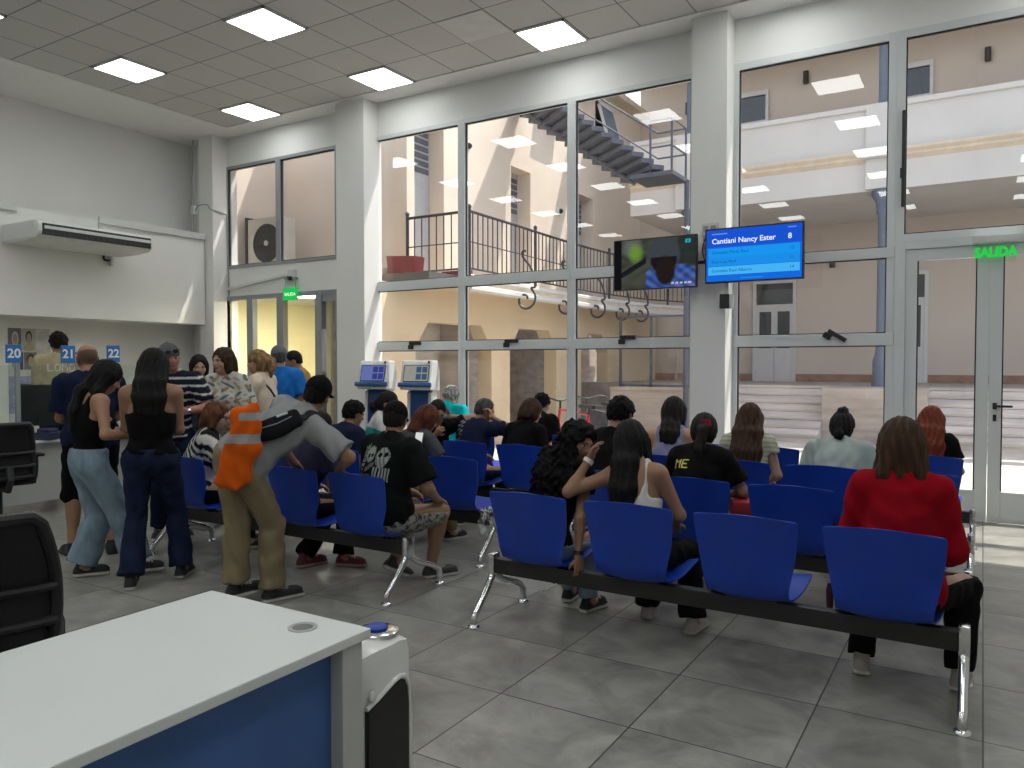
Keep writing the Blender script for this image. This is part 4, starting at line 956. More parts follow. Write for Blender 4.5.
class Fld:
    def __init__(s, lo, hi, base=.013, fine=.006, boxes=()):
        s.ax = [axis(lo[k], hi[k], base, fine, [(b[0][k], b[1][k]) for b in boxes]) for k in range(3)]
        s.F = np.full([len(a) for a in s.ax], .25, np.float32)
    def view(s, lo, hi, m=.07):
        sl = tuple(slice(max(0, int(np.searchsorted(a, l - m)) - 1), int(np.searchsorted(a, h + m)) + 1) for a, l, h in zip(s.ax, lo, hi))
        X, Y, Z = (a[q] for a, q in zip(s.ax, sl))
        return sl, X[:, None, None], Y[None, :, None], Z[None, None, :]
    def add(s, prim, k=.02):
        fn, lo, hi = prim; sl, X, Y, Z = s.view(lo, hi)
        f = s.F[sl]
        if f.size == 0: return
        d = fn(X, Y, Z)
        if k > 0:
            h = np.maximum(k - np.abs(f - d), 0) / k; s.F[sl] = np.minimum(f, d) - h * h * k * .25
        else: s.F[sl] = np.minimum(f, d)
    def sub(s, prim, k=.01):
        fn, lo, hi = prim; sl, X, Y, Z = s.view(lo, hi, .03); f = s.F[sl]
        if f.size == 0: return
        d = -fn(X, Y, Z); h = np.maximum(k - np.abs(f - d), 0) / k
        s.F[sl] = np.maximum(f, d) + h * h * k * .25
    def cut(s, p, n, only=None):
        """remove everything on the +n side of the plane through p"""
        X, Y, Z = s.ax[0][:, None, None], s.ax[1][None, :, None], s.ax[2][None, None, :]
        s.F = np.maximum(s.F, ((X - p[0]) * n[0] + (Y - p[1]) * n[1] + (Z - p[2]) * n[2]).astype(np.float32))
    def noise(s, fn, amp):
        m = np.abs(s.F) < .04; I = np.nonzero(m)
        P = np.stack([s.ax[k][I[k]] for k in range(3)], 1); s.F[I] += amp * fn(P).astype(np.float32)
    def mesh(s):
        F = s.F.copy()
        for k in range(3):
            q = [slice(None)] * 3; q[k] = 0; F[tuple(q)] = np.maximum(F[tuple(q)], .01); q[k] = -1; F[tuple(q)] = np.maximum(F[tuple(q)], .01)
        S = F < 0; nx, ny, nz = F.shape
        cs = [(i, j, k) for i in (0, 1) for j in (0, 1) for k in (0, 1)]
        cnt = np.zeros((nx - 1, ny - 1, nz - 1), np.int8)
        for i, j, k in cs: cnt += S[i:nx - 1 + i, j:ny - 1 + j, k:nz - 1 + k]
        act = (cnt > 0) & (cnt < 8); I, J, K = np.nonzero(act); n = len(I)
        if n == 0: return None
        idx = np.full(act.shape, -1, np.int32); idx[I, J, K] = np.arange(n)
        acc = np.zeros((n, 3), np.float32); num = np.zeros(n, np.float32)
        for a in range(8):
            for bit in (0, 1, 2):
                ca = cs[a]
                if ca[bit]: continue
                cb = list(ca); cb[bit] = 1
                fa = F[I + ca[0], J + ca[1], K + ca[2]]; fb = F[I + cb[0], J + cb[1], K + cb[2]]
                m = (fa < 0) != (fb < 0); t = np.where(m, fa / np.where(m, fa - fb, 1), 0)
                Pa = np.stack([s.ax[0][I + ca[0]], s.ax[1][J + ca[1]], s.ax[2][K + ca[2]]], 1)
                Pb = np.stack([s.ax[0][I + cb[0]], s.ax[1][J + cb[1]], s.ax[2][K + cb[2]]], 1)
                acc += (Pa + (Pb - Pa) * t[:, None]) * m[:, None]; num += m
        V = acc / num[:, None]; Q = []
        for d in range(3):
            e, g = [(1, 2), (2, 0), (0, 1)][d]
            q0 = [slice(1, -1)] * 3; q0[d] = slice(0, -1); q1 = list(q0); q1[d] = slice(1, None)
            a, b = S[tuple(q0)], S[tuple(q1)]; ch = a != b
            T = np.array(np.nonzero(ch)); off = np.ones(3, int); off[d] = 0
            T = T + off[:, None]
            def cell(de, dg):
                c = T.copy(); c[e] += de; c[g] += dg; return idx[c[0], c[1], c[2]]
            qd = np.stack([cell(-1, -1), cell(0, -1), cell(0, 0), cell(-1, 0)], 1)
            inside = a[ch]; qd[~inside] = qd[~inside][:, ::-1]; Q.append(qd)
        Q = np.concatenate(Q); Q = Q[(Q >= 0).all(1)]
        return V, Q
def field_obj(name, fld, mat, parent, colfn=None):
    r = fld.mesh()
    if r is None: return None
    V, Q = r; me = bpy.data.meshes.new(name)
    me.vertices.add(len(V)); me.vertices.foreach_set('co', V.ravel())
    me.loops.add(len(Q) * 4); me.loops.foreach_set('vertex_index', Q.ravel().astype(np.int32))
    me.polygons.add(len(Q)); me.polygons.foreach_set('loop_start', np.arange(0, len(Q) * 4, 4, dtype=np.int32))
    try: me.polygons.foreach_set('loop_total', np.full(len(Q), 4, np.int32))
    except Exception: pass
    me.update(calc_edges=True); me.validate()
    me.polygons.foreach_set('use_smooth', np.ones(len(me.polygons), bool))
    if colfn is not None:
        c = np.ones((len(V), 4), np.float32); c[:, :3] = colfn(V)
        ca = me.color_attributes.new('Col', 'FLOAT_COLOR', 'POINT'); ca.data.foreach_set('color', c.ravel())
    me.materials.append(mat)
    return mesh_obj(name, me, None, parent)

def cap(a, b, ra, rb, cutp=None):
    a, b = np.asarray(a, np.float32), np.asarray(b, np.float32); ab = b - a; L2 = float(ab @ ab) + 1e-9
    def fn(X, Y, Z):
        px, py, pz = X - a[0], Y - a[1], Z - a[2]
        t = np.clip((px * ab[0] + py * ab[1] + pz * ab[2]) / L2, 0, 1)
        d = np.sqrt((px - t * ab[0]) ** 2 + (py - t * ab[1]) ** 2 + (pz - t * ab[2]) ** 2) - (ra + (rb - ra) * t)
        if cutp is not None:
            for p, n in cutp: d = np.maximum(d, (X - p[0]) * n[0] + (Y - p[1]) * n[1] + (Z - p[2]) * n[2])
        return d
    r = max(ra, rb); return fn, np.minimum(a, b) - r, np.maximum(a, b) + r
def ell(c, r, ax=np.eye(3)):
    c = np.asarray(c, np.float32); ax = np.asarray(ax, np.float32); r = np.asarray(r, np.float32)
    def fn(X, Y, Z):
        px, py, pz = X - c[0], Y - c[1], Z - c[2]; k0 = 0; k1 = 0
        for i in range(3):
            q = (px * ax[i][0] + py * ax[i][1] + pz * ax[i][2]) / r[i]; k0 = k0 + q * q; k1 = k1 + (q / r[i]) ** 2
        k0 = np.sqrt(k0); return k0 * (k0 - 1) / (np.sqrt(k1) + 1e-6)
    m = float(r.max()); e = np.sqrt(((ax * r[:, None]) ** 2).sum(0)); return fn, c - e, c + e
def rbox(c, h, ax=np.eye(3), rd=.01):
    c = np.asarray(c, np.float32); ax = np.asarray(ax, np.float32); h = np.asarray(h, np.float32)
    def fn(X, Y, Z):
        px, py, pz = X - c[0], Y - c[1], Z - c[2]; o = 0; mx = -9
        for i in range(3):
            q = np.abs(px * ax[i][0] + py * ax[i][1] + pz * ax[i][2]) - (h[i] - rd); o = o + np.maximum(q, 0) ** 2; mx = np.maximum(mx, q)
        return np.sqrt(o) + np.minimum(mx, 0) - rd
    e = np.abs(ax * h[:, None]).sum(0); return fn, c - e, c + e
def rotv(v, axis_, ang):
    axis_ = nrm(np.asarray(axis_, float)); v = np.asarray(v, float)
    return v * math.cos(ang) + np.cross(axis_, v) * math.sin(ang) + axis_ * (axis_ @ v) * (1 - math.cos(ang))
def ik(S, W, l1, l2, pole):
    S, W = np.asarray(S, float), np.asarray(W, float); d = W - S; L_ = np.linalg.norm(d)
    if L_ > (l1 + l2) * .995: W = S + d / L_ * (l1 + l2) * .995; d = W - S; L_ = np.linalg.norm(d)
    u = d / L_; a = (l1 * l1 - l2 * l2 + L_ * L_) / (2 * L_); h = math.sqrt(max(l1 * l1 - a * a, 0))
    p = np.asarray(pole, float); p = nrm(p - u * (p @ u)); return S + u * a + p * h, W

def skel(H=1.68, sit=False, seat=.435, lean=0, lean2=None, side=0, twist=0, head=(0, 0, 0), arms={}, legs={}, female=False, w=1., pelvis=None, stance=.10, step=0., wl=1.):
    s = H / 1.75; J = {'s': s, 'female': female, 'w': w}
    if pelvis is None: pelvis = A(0, 0, seat + .105) if sit else A(0, 0, .925 * s)
    P = np.asarray(pelvis, float); J['P'] = P
    if lean2 is None: lean2 = lean
    def frame(ln, tw):
        up = A(0, 0, 1); up = rotv(up, (1, 0, 0), -R(ln)); up = rotv(up, (0, 1, 0), R(side))
        lat = rotv(A(1, 0, 0), (0, 1, 0), R(side)); lat = rotv(lat, up, R(tw)); return up, lat, np.cross(up, lat)
    u1, l1, f1 = frame(lean * .6 if sit else lean, 0); u2, l2, f2 = frame(lean2, twist)
    J['up1'], J['lat1'], J['fw1'] = u1, l1, f1; J['up'], J['lat'], J['fw'] = u2, l2, f2
    J['W'] = P + u1 * .16 * s; J['C'] = J['W'] + u2 * .19 * s; J['N'] = J['C'] + u2 * .19 * s
    sw = (.165 if female else .185) * w ** .5
    for sd, sg in (('R', 1), ('L', -1)):
        J['S' + sd] = J['C'] + u2 * .135 * s + l2 * sg * sw * s
        J['H' + sd] = P + l1 * sg * .09 * s * (w ** .4) - u1 * .02 * s
    yaw, pit, rol = head
    hu = rotv(rotv(u2 * .45 + A(0, 0, .55), A(1, 0, 0), 0), l2, 0); hu = nrm(hu)
    hf = nrm(f2 - hu * (f2 @ hu)); hf = rotv(hf, hu, R(yaw)); hl = np.cross(hf, hu)
    hf2 = rotv(hf, hl, R(pit)); hu2 = rotv(hu, hl, R(pit)); hu2 = rotv(hu2, hf2, R(rol)); hl2 = np.cross(hf2, hu2)
    J['hu'], J['hf'], J['hl'] = hu2, hf2, hl2; hs = .96 + .04 * (s - .96) * 5 if False else s ** .5; J['hs'] = hs
    J['B'] = J['N'] + nrm(u2 + hu) * .05 * s + hf * .015     # skull base
    J['HD'] = J['B'] + hu2 * .105 * hs + hf2 * .018
    for sd, sg in (('R', 1), ('L', -1)):
        L1, L2 = .285 * s, .25 * s
        a = arms.get(sd)
        Sh = J['S' + sd]
        if a is None:
            if sit: Wt = P + A(sg * .13, .27, .10); pole = A(sg * .5, -.6, -.6)
            else: Wt = Sh + A(sg * .07, .04, -.50 * s); pole = A(sg * .3, -1, 0)
            hd = None
        else:
            Wt = np.asarray(a[0], float); pole = np.asarray(a[1], float) if len(a) > 1 and a[1] is not None else A(sg * .5, -.5, -.7); hd = a[2] if len(a) > 2 else None
        E_, W_ = ik(Sh, Wt, L1, L2, pole); J['E' + sd], J['A' + sd] = E_, W_
        J['hd' + sd] = nrm(np.asarray(hd[0], float)) if hd else nrm(W_ - E_)
        pn = np.asarray(hd[1], float) if hd else (A(-sg, 0, 0) if not sit else A(0, 0, -1))
        pn = pn - J['hd' + sd] * (pn @ J['hd' + sd]); J['pn' + sd] = nrm(pn); J['curl' + sd] = (hd[2] if hd and len(hd) > 2 else .35)
        lg = legs.get(sd); Hp = J['H' + sd]; T1, T2 = .43 * s, .42 * s
        if lg is None:
            if sit: ank = A(sg * .11, .43 * s, .085); kp = A(0, .7, 1)
            else: ank = A(sg * stance, step * sg, .085); kp = A(0, 1, 0)
            fd = A(sg * .15, 1, 0)
        else:
            ank = np.asarray(lg[0], float); kp = np.asarray(lg[1], float) if len(lg) > 1 and lg[1] is not None else (A(0, .7, 1) if sit else A(0, 1, 0)); fd = np.asarray(lg[2], float) if len(lg) > 2 else A(sg * .15, 1, 0)
        K_, F_ = ik(Hp, ank, T1, T2, kp); J['K' + sd], J['F' + sd], J['fd' + sd] = K_, F_, nrm(fd)
    return J

def torso(J, i=0., flat=0.):
    s, w, f = J['s'], J['w'], J['female']; fr1 = (J['lat1'], J['fw1'], J['up1']); fr = (J['lat'], J['fw'], J['up'])
    hp = .178 if f else .165; wa = .130 if f else .148; ch = .145 if f else .165
    o = [(ell(J['P'] + J['up1'] * .01 * s, ((hp * w) * s + i, (.118 * w) * s + i, .125 * s + i), fr1), .05),
         (ell((J['W'] * .55 + J['C'] * .45), ((wa * w) * s + i, (.105 * w ** 1.3) * s + i, .19 * s + i), fr), .06),
         (ell(J['C'] + J['up'] * .0 * s, ((ch * w) * s + i, (.108 * w) * s + i, .19 * s + i), fr), .05),
         (cap(J['SL'] - J['lat'] * -.03 * s, J['SR'] - J['lat'] * .03 * s, .062 * s + i, .062 * s + i), .05)]
    for sd, sg in (('L', -1), ('R', 1)):
        o.append((cap(J['N'] + J['up'] * .01, J['C'] + J['up'] * .145 * s + J['lat'] * sg * .12 * s, .048 * s + i, .050 * s + i), .04))
        if f: o.append((ell(J['C'] + J['up'] * -.03 * s + J['fw'] * .085 * s * w + J['lat'] * sg * .068 * s, np.array((.07, .06, .07)) * s * w + i, fr), .04))
    return o
def arm(J, sd, i=0., upto=2., cuff=0.):
    """capsules from shoulder to a fraction along the arm: 1 = elbow, 2 = wrist"""
    s, w = J['s'], J['w'] ** .6; S, E, W = J['S' + sd], J['E' + sd], J['A' + sd]
    k = (.9 if J['female'] else 1.) * w * s
    r0, r1, r2 = .052 * k + i, .040 * k + i, .026 * k + i
    if upto <= 1:
        e = S + (E - S) * upto; n = nrm(E - S); rr = r0 + (r1 - r0) * upto
        return [(cap(S, e + n * .03, r0 + .004, rr + cuff, [(e, n)]), .025)]
    o = [(cap(S, E, r0 + .004, r1), .03)]
    t = upto - 1; e = E + (W - E) * t; n = nrm(W - E)
    o.append((cap(E, E + (W - E) * .3, r1, r1 * .98), .02) if upto >= 1.3 else (cap(E, e, r1, r1, [(e, n)]), .02))
    o.append((cap(E, e + n * .02, r1, r1 + (r2 - r1) * t, [(e, n)] if upto < 2 or i > 0 else None), .02))
    return o
def leg(J, sd, i=0., upto=2., flare=0., knee=0.):
    s, w = J['s'], J['w'] ** .8; Hp, K, F = J['H' + sd], J['K' + sd], J['F' + sd]
    k = s * w; r0, r1, r2 = .088 * k + i, .056 * k + i + knee, .038 * k + i + flare
    if upto <= 1:
        e = Hp + (K - Hp) * upto; n = nrm(K - Hp); return [(cap(Hp, e + n * .05, r0, r0 + (r1 - r0) * upto, [(e, n)]), .04)]
    o = [(cap(Hp, K, r0, r1), .04)]
    n = nrm(F - K)
    if upto < 2 or i > 0:
        e = K + (F - K) * (upto - 1); o.append((cap(K, e + n * .04, r1, r1 + (r2 - r1) * (upto - 1), [(e, n)]), .03))
        if upto > 1.4:
            bk = nrm(np.cross(np.cross(n, J['fd' + sd]), n)) * -1; j_ = max(i, .010)
            o.append((ell(K + (F - K) * .30 + bk * .018 * s, (.05 * k + j_, .052 * k + j_, .13 * s + j_), (nrm(np.cross(n, bk)), bk, n)), .03))
    else:
        o.append((cap(K, F, r1, r2), .03))
        bk = nrm(np.cross(np.cross(n, J['fd' + sd]), n)) * -1
        o.append((ell(K + (F - K) * .30 + bk * .018 * s, (.05 * k, .052 * k, .13 * s), (nrm(np.cross(n, bk)), bk, n)), .03))
    return o
def hand(fld, J, sd):
    s = J['s'] * (.9 if J['female'] else 1.0); d, n = J['hd' + sd], J['pn' + sd]; sg = 1 if sd == 'R' else -1
    side = np.cross(d, n) ; W = J['A' + sd]
    # thumb side: with palm normal n and finger direction d the thumb lies towards +-(d x n)
    th = side * (1 if sd == 'R' else -1) * -1
    fld.add(cap(W - d * .01, W + d * .03 * s, .024 * s, .026 * s), .012)
    fld.add(ell(W + d * .055 * s, (.040 * s, .050 * s, .017 * s), (side, d, n)), .012)
    c = J['curl' + sd]
    for k, ln in enumerate((.070, .080, .074, .058)):
        b = W + d * (.088 - .006 * abs(k - 1)) * s + th * (.030 - .020 * k) * s
        spread = th * (.10 - .07 * k)
        d1 = nrm(d * math.cos(c) + n * math.sin(c) + spread); d2 = nrm(d * math.cos(c * 2.2) + n * math.sin(c * 2.2) + spread); d3 = nrm(d * math.cos(c * 3) + n * math.sin(c * 3) + spread)
        p1 = b + d1 * ln * .48 * s; p2 = p1 + d2 * ln * .32 * s; p3 = p2 + d3 * ln * .25 * s; r = (.0092 - .0006 * (k == 3)) * s
        fld.add(cap(b - d * .02 * s, p1, r * 1.1, r), .006); fld.add(cap(p1, p2, r, r * .93), .003); fld.add(cap(p2, p3, r * .93, r * .8), .003)
    b = W + d * .022 * s + th * .026 * s; d1 = nrm(d * .65 + th * .75 + n * .25); p1 = b + d1 * .045 * s; p2 = p1 + nrm(d * .9 + th * .3 + n * .35) * .032 * s
    fld.add(cap(W + d * .02 * s + th * .010 * s, p1, .014 * s, .0115 * s), .01); fld.add(cap(p1, p2, .0115 * s, .009 * s), .004)

def headpt(J, u, v, w_):  # head-local metres: right, forward, up
    return J['HD'] + (J['hl'] * u + J['hf'] * v + J['hu'] * w_) * J['hs']
def head(fld, J):
    h = J['hs']; fr = (J['hl'], J['hf'], J['hu']); p = lambda *a: headpt(J, *a)
    fld.add(cap(J['N'] - J['up'] * .03, J['B'] + J['hu'] * .03, .058 * J['s'] * J['w'] ** .4, .052 * h), .04)
    fld.add(ell(p(0, -.008, .025), np.array((.074, .095, .092)) * h, fr), .03)
    fld.add(ell(p(0, .020, -.035), np.array((.060, .070, .080)) * h, fr), .03)
    fld.add(ell(p(0, .058, -.082), np.array((.028, .022, .022)) * h, fr), .02)          # chin
    for sg in (-1, 1):
        fld.add(ell(p(sg * .042, .055, -.028), np.array((.022, .022, .024)) * h, fr), .02)   # cheek
        fld.sub(ell(p(sg * .031, .094, .004), np.array((.018, .012, .011)) * h, fr), .012)    # socket
        fld.add(ell(p(sg * .031, .078, .003), np.array((.0125, .0115, .0105)) * h, fr), .002)  # eyeball
        fld.add(cap(p(sg * .014, .090, .020), p(sg * .046, .078, .022), .008 * h, .007 * h), .01)  # brow ridge
        ex = ell(p(sg * .076, -.004, -.008), np.array((.009, .020, .031)) * h, (J['hl'], nrm(J['hf'] + J['hl'] * sg * -.4), J['hu'])); fld.add(ex, .006)
        fld.sub(ell(p(sg * .086, .002, -.006), np.array((.006, .010, .017)) * h, fr), .004)
    fld.add(cap(p(0, .088, .012), p(0, .106, -.022), .008 * h, .012 * h), .012)          # nose
    for sg in (-1, 1): fld.add(ell(p(sg * .010, .098, -.026), np.array((.008, .010, .007)) * h, fr), .006)
    fld.add(ell(p(0, .086, -.052), np.array((.024, .010, .006)) * h, fr), .005); fld.add(ell(p(0, .085, -.062), np.array((.021, .010, .007)) * h, fr), .005)
def skin_col(J, tone, brow=(.02, .015, .012), beard=None, scalp=None, rim=None):
    def fn(V):
        q = (V - J['HD']) / J['hs']; u, v, w_ = np.abs(q @ J['hl']), q @ J['hf'], q @ J['hu']
        c = np.tile(np.array(tone, np.float32), (len(V), 1)); face = (v > .05) & (np.linalg.norm(q, axis=1) < .16)
        def put(m, col, a=1.): c[m] = c[m] * (1 - a) + np.array(col) * a
        if beard: put((w_ < -.035) & (w_ > -.13) & (v > .0) & (np.linalg.norm(q, axis=1) < .15), beard, .7)
        if scalp: put((w_ > .02 - v * .2) & (v < .062) & (np.linalg.norm(q, axis=1) < .15), scalp, 1)
        if rim: put((np.linalg.norm(q, axis=1) < .15) & (v < .035) & (w_ > -.06) & (w_ < .052 - .25 * (v + .06)) & ((u < .076) | (v < -.02)), rim, .75)
        put(face & (u < .025) & (np.abs(w_ + .057) < .012), (.30, .11, .09), .75)
        put(face & (u < .020) & (np.abs(w_ + .0570) < .0022), (.10, .03, .03), .8)
        put(face & (np.abs(u - .031) < .013) & (np.abs(w_ - .003) < .006), (.55, .52, .50))
        put(face & (np.abs(u - .031) < .0062) & (np.abs(w_ - .003) < .0065), (.012, .008, .006))
        put(face & (np.abs(u - .031) < .015) & (np.abs(w_ - .0105) < .0028), (.03, .02, .015))
        put(face & (np.abs(u - .031) < .018) & (np.abs(w_ - .0235) < .0045), brow, .85)
        return c
    return fn

SKINM = vcol('skin', .5, .05, 250, .4, .06, 12)
CLOTH = vcol('cloth', .9, .12, 350, .12, .10, 9)
DENIM = vcol('denim', .9, .25, 260, .12, .22, 14, (1, 1, .35))
HAIRM = vcol('hair', .62, .7, 95, .18, .45, 40, (1, 1, .06))
CURLM = vcol('curly_hair', .7, .7, 120, .12, .5, 60)
SHOEM = vcol('shoe', .55, .1, 200, .4, .08, 20)
FINE = .0065
def bbox(J, names, m): P = np.array([J[n] for n in names]); return P.min(0) - m, P.max(0) + m
def hbox(J): return (J['HD'] - .14, J['HD'] + .15)
def handbox(J, sd): c = J['A' + sd] + J['hd' + sd] * .09; return (c - .11, c + .11)
ALLJ = ['P', 'W', 'C', 'N', 'B', 'HD'] + [a + b for a in 'SEAHKF' for b in 'LR']

def folds(J, amp=1.):
    sd = random.random() * 10
    def fn(P):
        return np.sin(P[:, 2] * 38 + 6 * np.sin(P[:, 0] * 13 + sd) + 4 * np.sin(P[:, 1] * 17 + sd)) * .6 + np.sin(P[:, 0] * 55 + P[:, 2] * 24 + 3 * np.sin(P[:, 1] * 21 + sd)) * .4
    return fn
def solid(c): return lambda V: np.tile(np.array(c, np.float32), (len(V), 1))

HAIRC = dict(black=(.005, .0045, .0045), dark=(.011, .008, .007), brown=(.045, .022, .012), auburn=(.085, .022, .010), red=(.13, .022, .008), grey=(.28, .28, .27), blonde=(.22, .14, .065), greydark=(.07, .068, .065), chestnut=(.10, .040, .018))

def make_hair(J, style, col, root):
    h = J['hs']; fr = (J['hl'], J['hf'], J['hu']); p = lambda *a: headpt(J, *a)
    c = np.array(HAIRC[col]); s = J['s']
    kind = style[0] if isinstance(style, (tuple, list)) else style; par = style[1] if isinstance(style, (tuple, list)) and len(style) > 1 else {}
    curly = kind in ('curly', 'shortcurly')
    ln = par.get('len', .3); wd = par.get('wd', 1.); fwd_sh = par.get('front', 0)
    lo, hi = J['HD'] - .25, J['HD'] + .25
    if kind in ('long', 'curly', 'pony', 'half'): 
        lo = np.minimum(lo, J['N'] - .2 - J['up'] * max(0, ln)); hi = np.maximum(hi, J['N'] - J['up'] * ln + .25)
    f = Fld(lo, hi, .0085, .0085)
    pf = par.get('puff', 1.)
    t = 1.0
    if kind in ('short', 'shortcurly', 'bald_rim'):
        g = .006 if kind == 'short' else .016
        f.add(ell(p(0, -.012, .028), (np.array((.078, .096, .094)) + g * pf) * h, fr), 0)
        f.add(ell(p(0, -.045, -.02), (np.array((.066, .058, .062)) + g * .5) * h, fr), .02)
        f.cut(p(0, .066, .058), nrm(J['hf'] * .9 - J['hu'] * .45)); f.cut(p(0, -.02, -.042), nrm(-J['hu'] + J['hf'] * .35))
        for sg in (-1, 1): f.sub(ell(p(sg * .082, .016, -.03), np.array((.03, .03, .055)) * h, fr), .01)
        if kind == 'bald_rim': f.cut(p(0, -.03, .002), nrm(J['hu'] + J['hf'] * .35))
    else:
        g = .014 * pf
        f.add(ell(p(0, -.014, .028), (np.array((.078, .096, .096)) + g) * h, fr), 0)
        f.add(ell(p(0, -.035, -.02), (np.array((.076, .075, .085)) + g * .8) * h, fr), .03)
        if kind == 'bob':
            for sg in (-1, 1): f.add(cap(p(sg * .070, .005, .02), p(sg * .078 * wd, .005, -ln), .030 * h, .030 * h), .03)
            for q in (-.05, 0, .05): f.add(cap(p(q, -.075, .0), p(q * 1.2 * wd, -.085, -ln), .036 * h, .034 * h), .03)
        if kind in ('long', 'curly', 'half'):
            n = 5; rr = (.034 if kind != 'curly' else .045) * wd ** .5
            for k in range(n):
                q = -1 + 2 * k / (n - 1)
                a0 = p(q * .068, -.055 + .03 * q * q, .01); 
                a1 = J['N'] + J['lat'] * (q * .085 * wd + par.get('sh', 0) * .7) * s - J['fw'] * (.095 - .03 * q * q) * s + J['up'] * .02
                a2 = J['N'] + J['lat'] * (q * .095 * wd + par.get('sh', 0)) * s - J['fw'] * (.135 - .025 * q * q) * s - J['up'] * (ln * (1 - .12 * abs(q) + .04 * math.sin(k * 5)))
                if fwd_sh and q * fwd_sh > .2:
                    a2 = J['N'] + J['lat'] * q * .11 * wd * s + J['fw'] * .06 * s - J['up'] * ln; a1 = J['N'] + J['lat'] * q * .10 * s - J['fw'] * .01 * s + J['up'] * .02
                m_ = (a1 + a2) / 2 - J['fw'] * .01
                f.add(cap(a0, a1, rr * 1.05, rr), .03); f.add(cap(a1, m_, rr, rr), .03); f.add(cap(m_, a2, rr, rr * .62), .03)
            for sg in (-1, 1): f.add(cap(p(sg * .074, .012, .02), p(sg * .080, .0, -.10), .026 * h * pf, .026 * h), .03)
        if kind in ('pony', 'bun', 'updo'):
            z = par.get('z', .03)
            if kind == 'pony':
                b = p(par.get('x', 0), -.115, z); f.add(ell(b, np.array((.03, .03, .03)) * h, fr), .015)
                e1 = b - J['hf'] * .045 - J['up'] * .05; e2 = b - J['hf'] * .02 - J['up'] * (ln * .6) - J['fw'] * .02; e3 = b - J['up'] * ln - J['fw'] * .02 + J['lat'] * par.get('x', 0) * .4
                f.add(cap(b, e1, .026, .034), .015); f.add(cap(e1, e2, .034, .034), .02); f.add(cap(e2, e3, .034, .014), .02)
            elif kind == 'bun':
                f.add(ell(p(0, -.07, z + .09), np.array((.044, .044, .040)) * h, fr), .012); f.add(ell(p(.01, -.06, z + .115), np.array((.03, .03, .028)) * h, fr), .012)
                if ln > 0: b = p(0, -.10, -.05); f.add(cap(p(0, -.10, .03), b, .03, .022), .02); f.add(cap(b, b - J['up'] * ln - J['fw'] * .03, .020, .030), .02); f.add(ell(b - J['up'] * ln - J['fw'] * .03, (.034, .03, .034)), .02)
        # open the face
        hz = par.get('fringe', .062)
        f.sub(ell(p(0, .105, -.05), np.array((.062 if kind != 'bob' else .055, .085, hz + .055)) * h, fr), .02) if kind != 'curly' else f.sub(ell(p(0, .13, -.05), np.array((.09, .125, .125)) * h, fr), .01)
        if kind in ('pony', 'bun', 'updo'):
            for sg in (-1, 1): f.sub(ell(p(sg * .085, .025, -.035), np.array((.035, .045, .055)) * h, fr), .015)
            f.cut(p(0, .0, -.075), -J['hu']) if kind == 'updo' else None
    r1 = random.random() * 6
    if curly:
        f.noise(lambda P: np.sin(P[:, 0] * 85 + 4 * np.sin(P[:, 2] * 33 + r1)) * np.sin(P[:, 1] * 85 + 3 * np.sin(P[:, 2] * 47)) + np.sin(P[:, 2] * 95 + 4 * np.sin(P[:, 0] * 41 + r1)) * .8, .010 if kind == 'curly' else .005)
    else:
        def st(P):
            q = P - J['HD']; u, v, w_ = q @ J['hl'], q @ J['hf'], q @ J['hu']
            return np.sin(np.arctan2(u, -v + .02) * 19 + 3 * np.sin(w_ * 14 + r1)) + .6 * np.sin(np.arctan2(u, -v + .02) * 41 + 5 * np.sin(w_ * 10))
        f.noise(st, .0032 if kind not in ('short',) else .0022)
    def cf(V):
        q = V - J['HD']; a = np.sin((q @ J['hl']) * 160 + 4 * np.sin((q @ J['hu']) * 12)) * .25 + 1
        return c[None, :] * a[:, None]
    return field_obj('hair', f, CURLM if curly else HAIRM, root, cf)

def make_cap(J, root, col, visor=True, back=False):
    h = J['hs']; fr = (J['hl'], J['hf'], J['hu']); p = lambda *a: headpt(J, *a)
    f = Fld(J['HD'] - .24, J['HD'] + .24, .008, .008)
    f.add(ell(p(0, -.010, .035), np.array((.088, .106, .100)) * h, fr), 0); f.cut(p(0, 0, .018), nrm(-J['hu'] - J['hf'] * .12))
    if not back: f.sub(ell(p(0, -.11, .018), np.array((.035, .03, .026)) * h, fr), .004)
    f.add(ell(p(0, -.01, .137), np.array((.010, .010, .006)) * h, fr), .004)
    o = field_obj('cap', f, CLOTH, root, solid(col))
    if visor:
        f = Fld(J['HD'] - .26, J['HD'] + .26, .008, .006)
        sg = -1 if back else 1
        f.add(ell(p(0, sg * .115, .014), np.array((.076, .075, .007)) * h, (J['hl'], nrm(J['hf'] * sg - J['hu'] * .25), nrm(J['hu'] + J['hf'] * .25 * sg))), 0)
        f.sub(ell(p(0, -.010, .02), np.array((.080, .098, .09)) * h, fr), .002)
        field_obj('visor', f, CLOTH, o, solid(col))
    return o

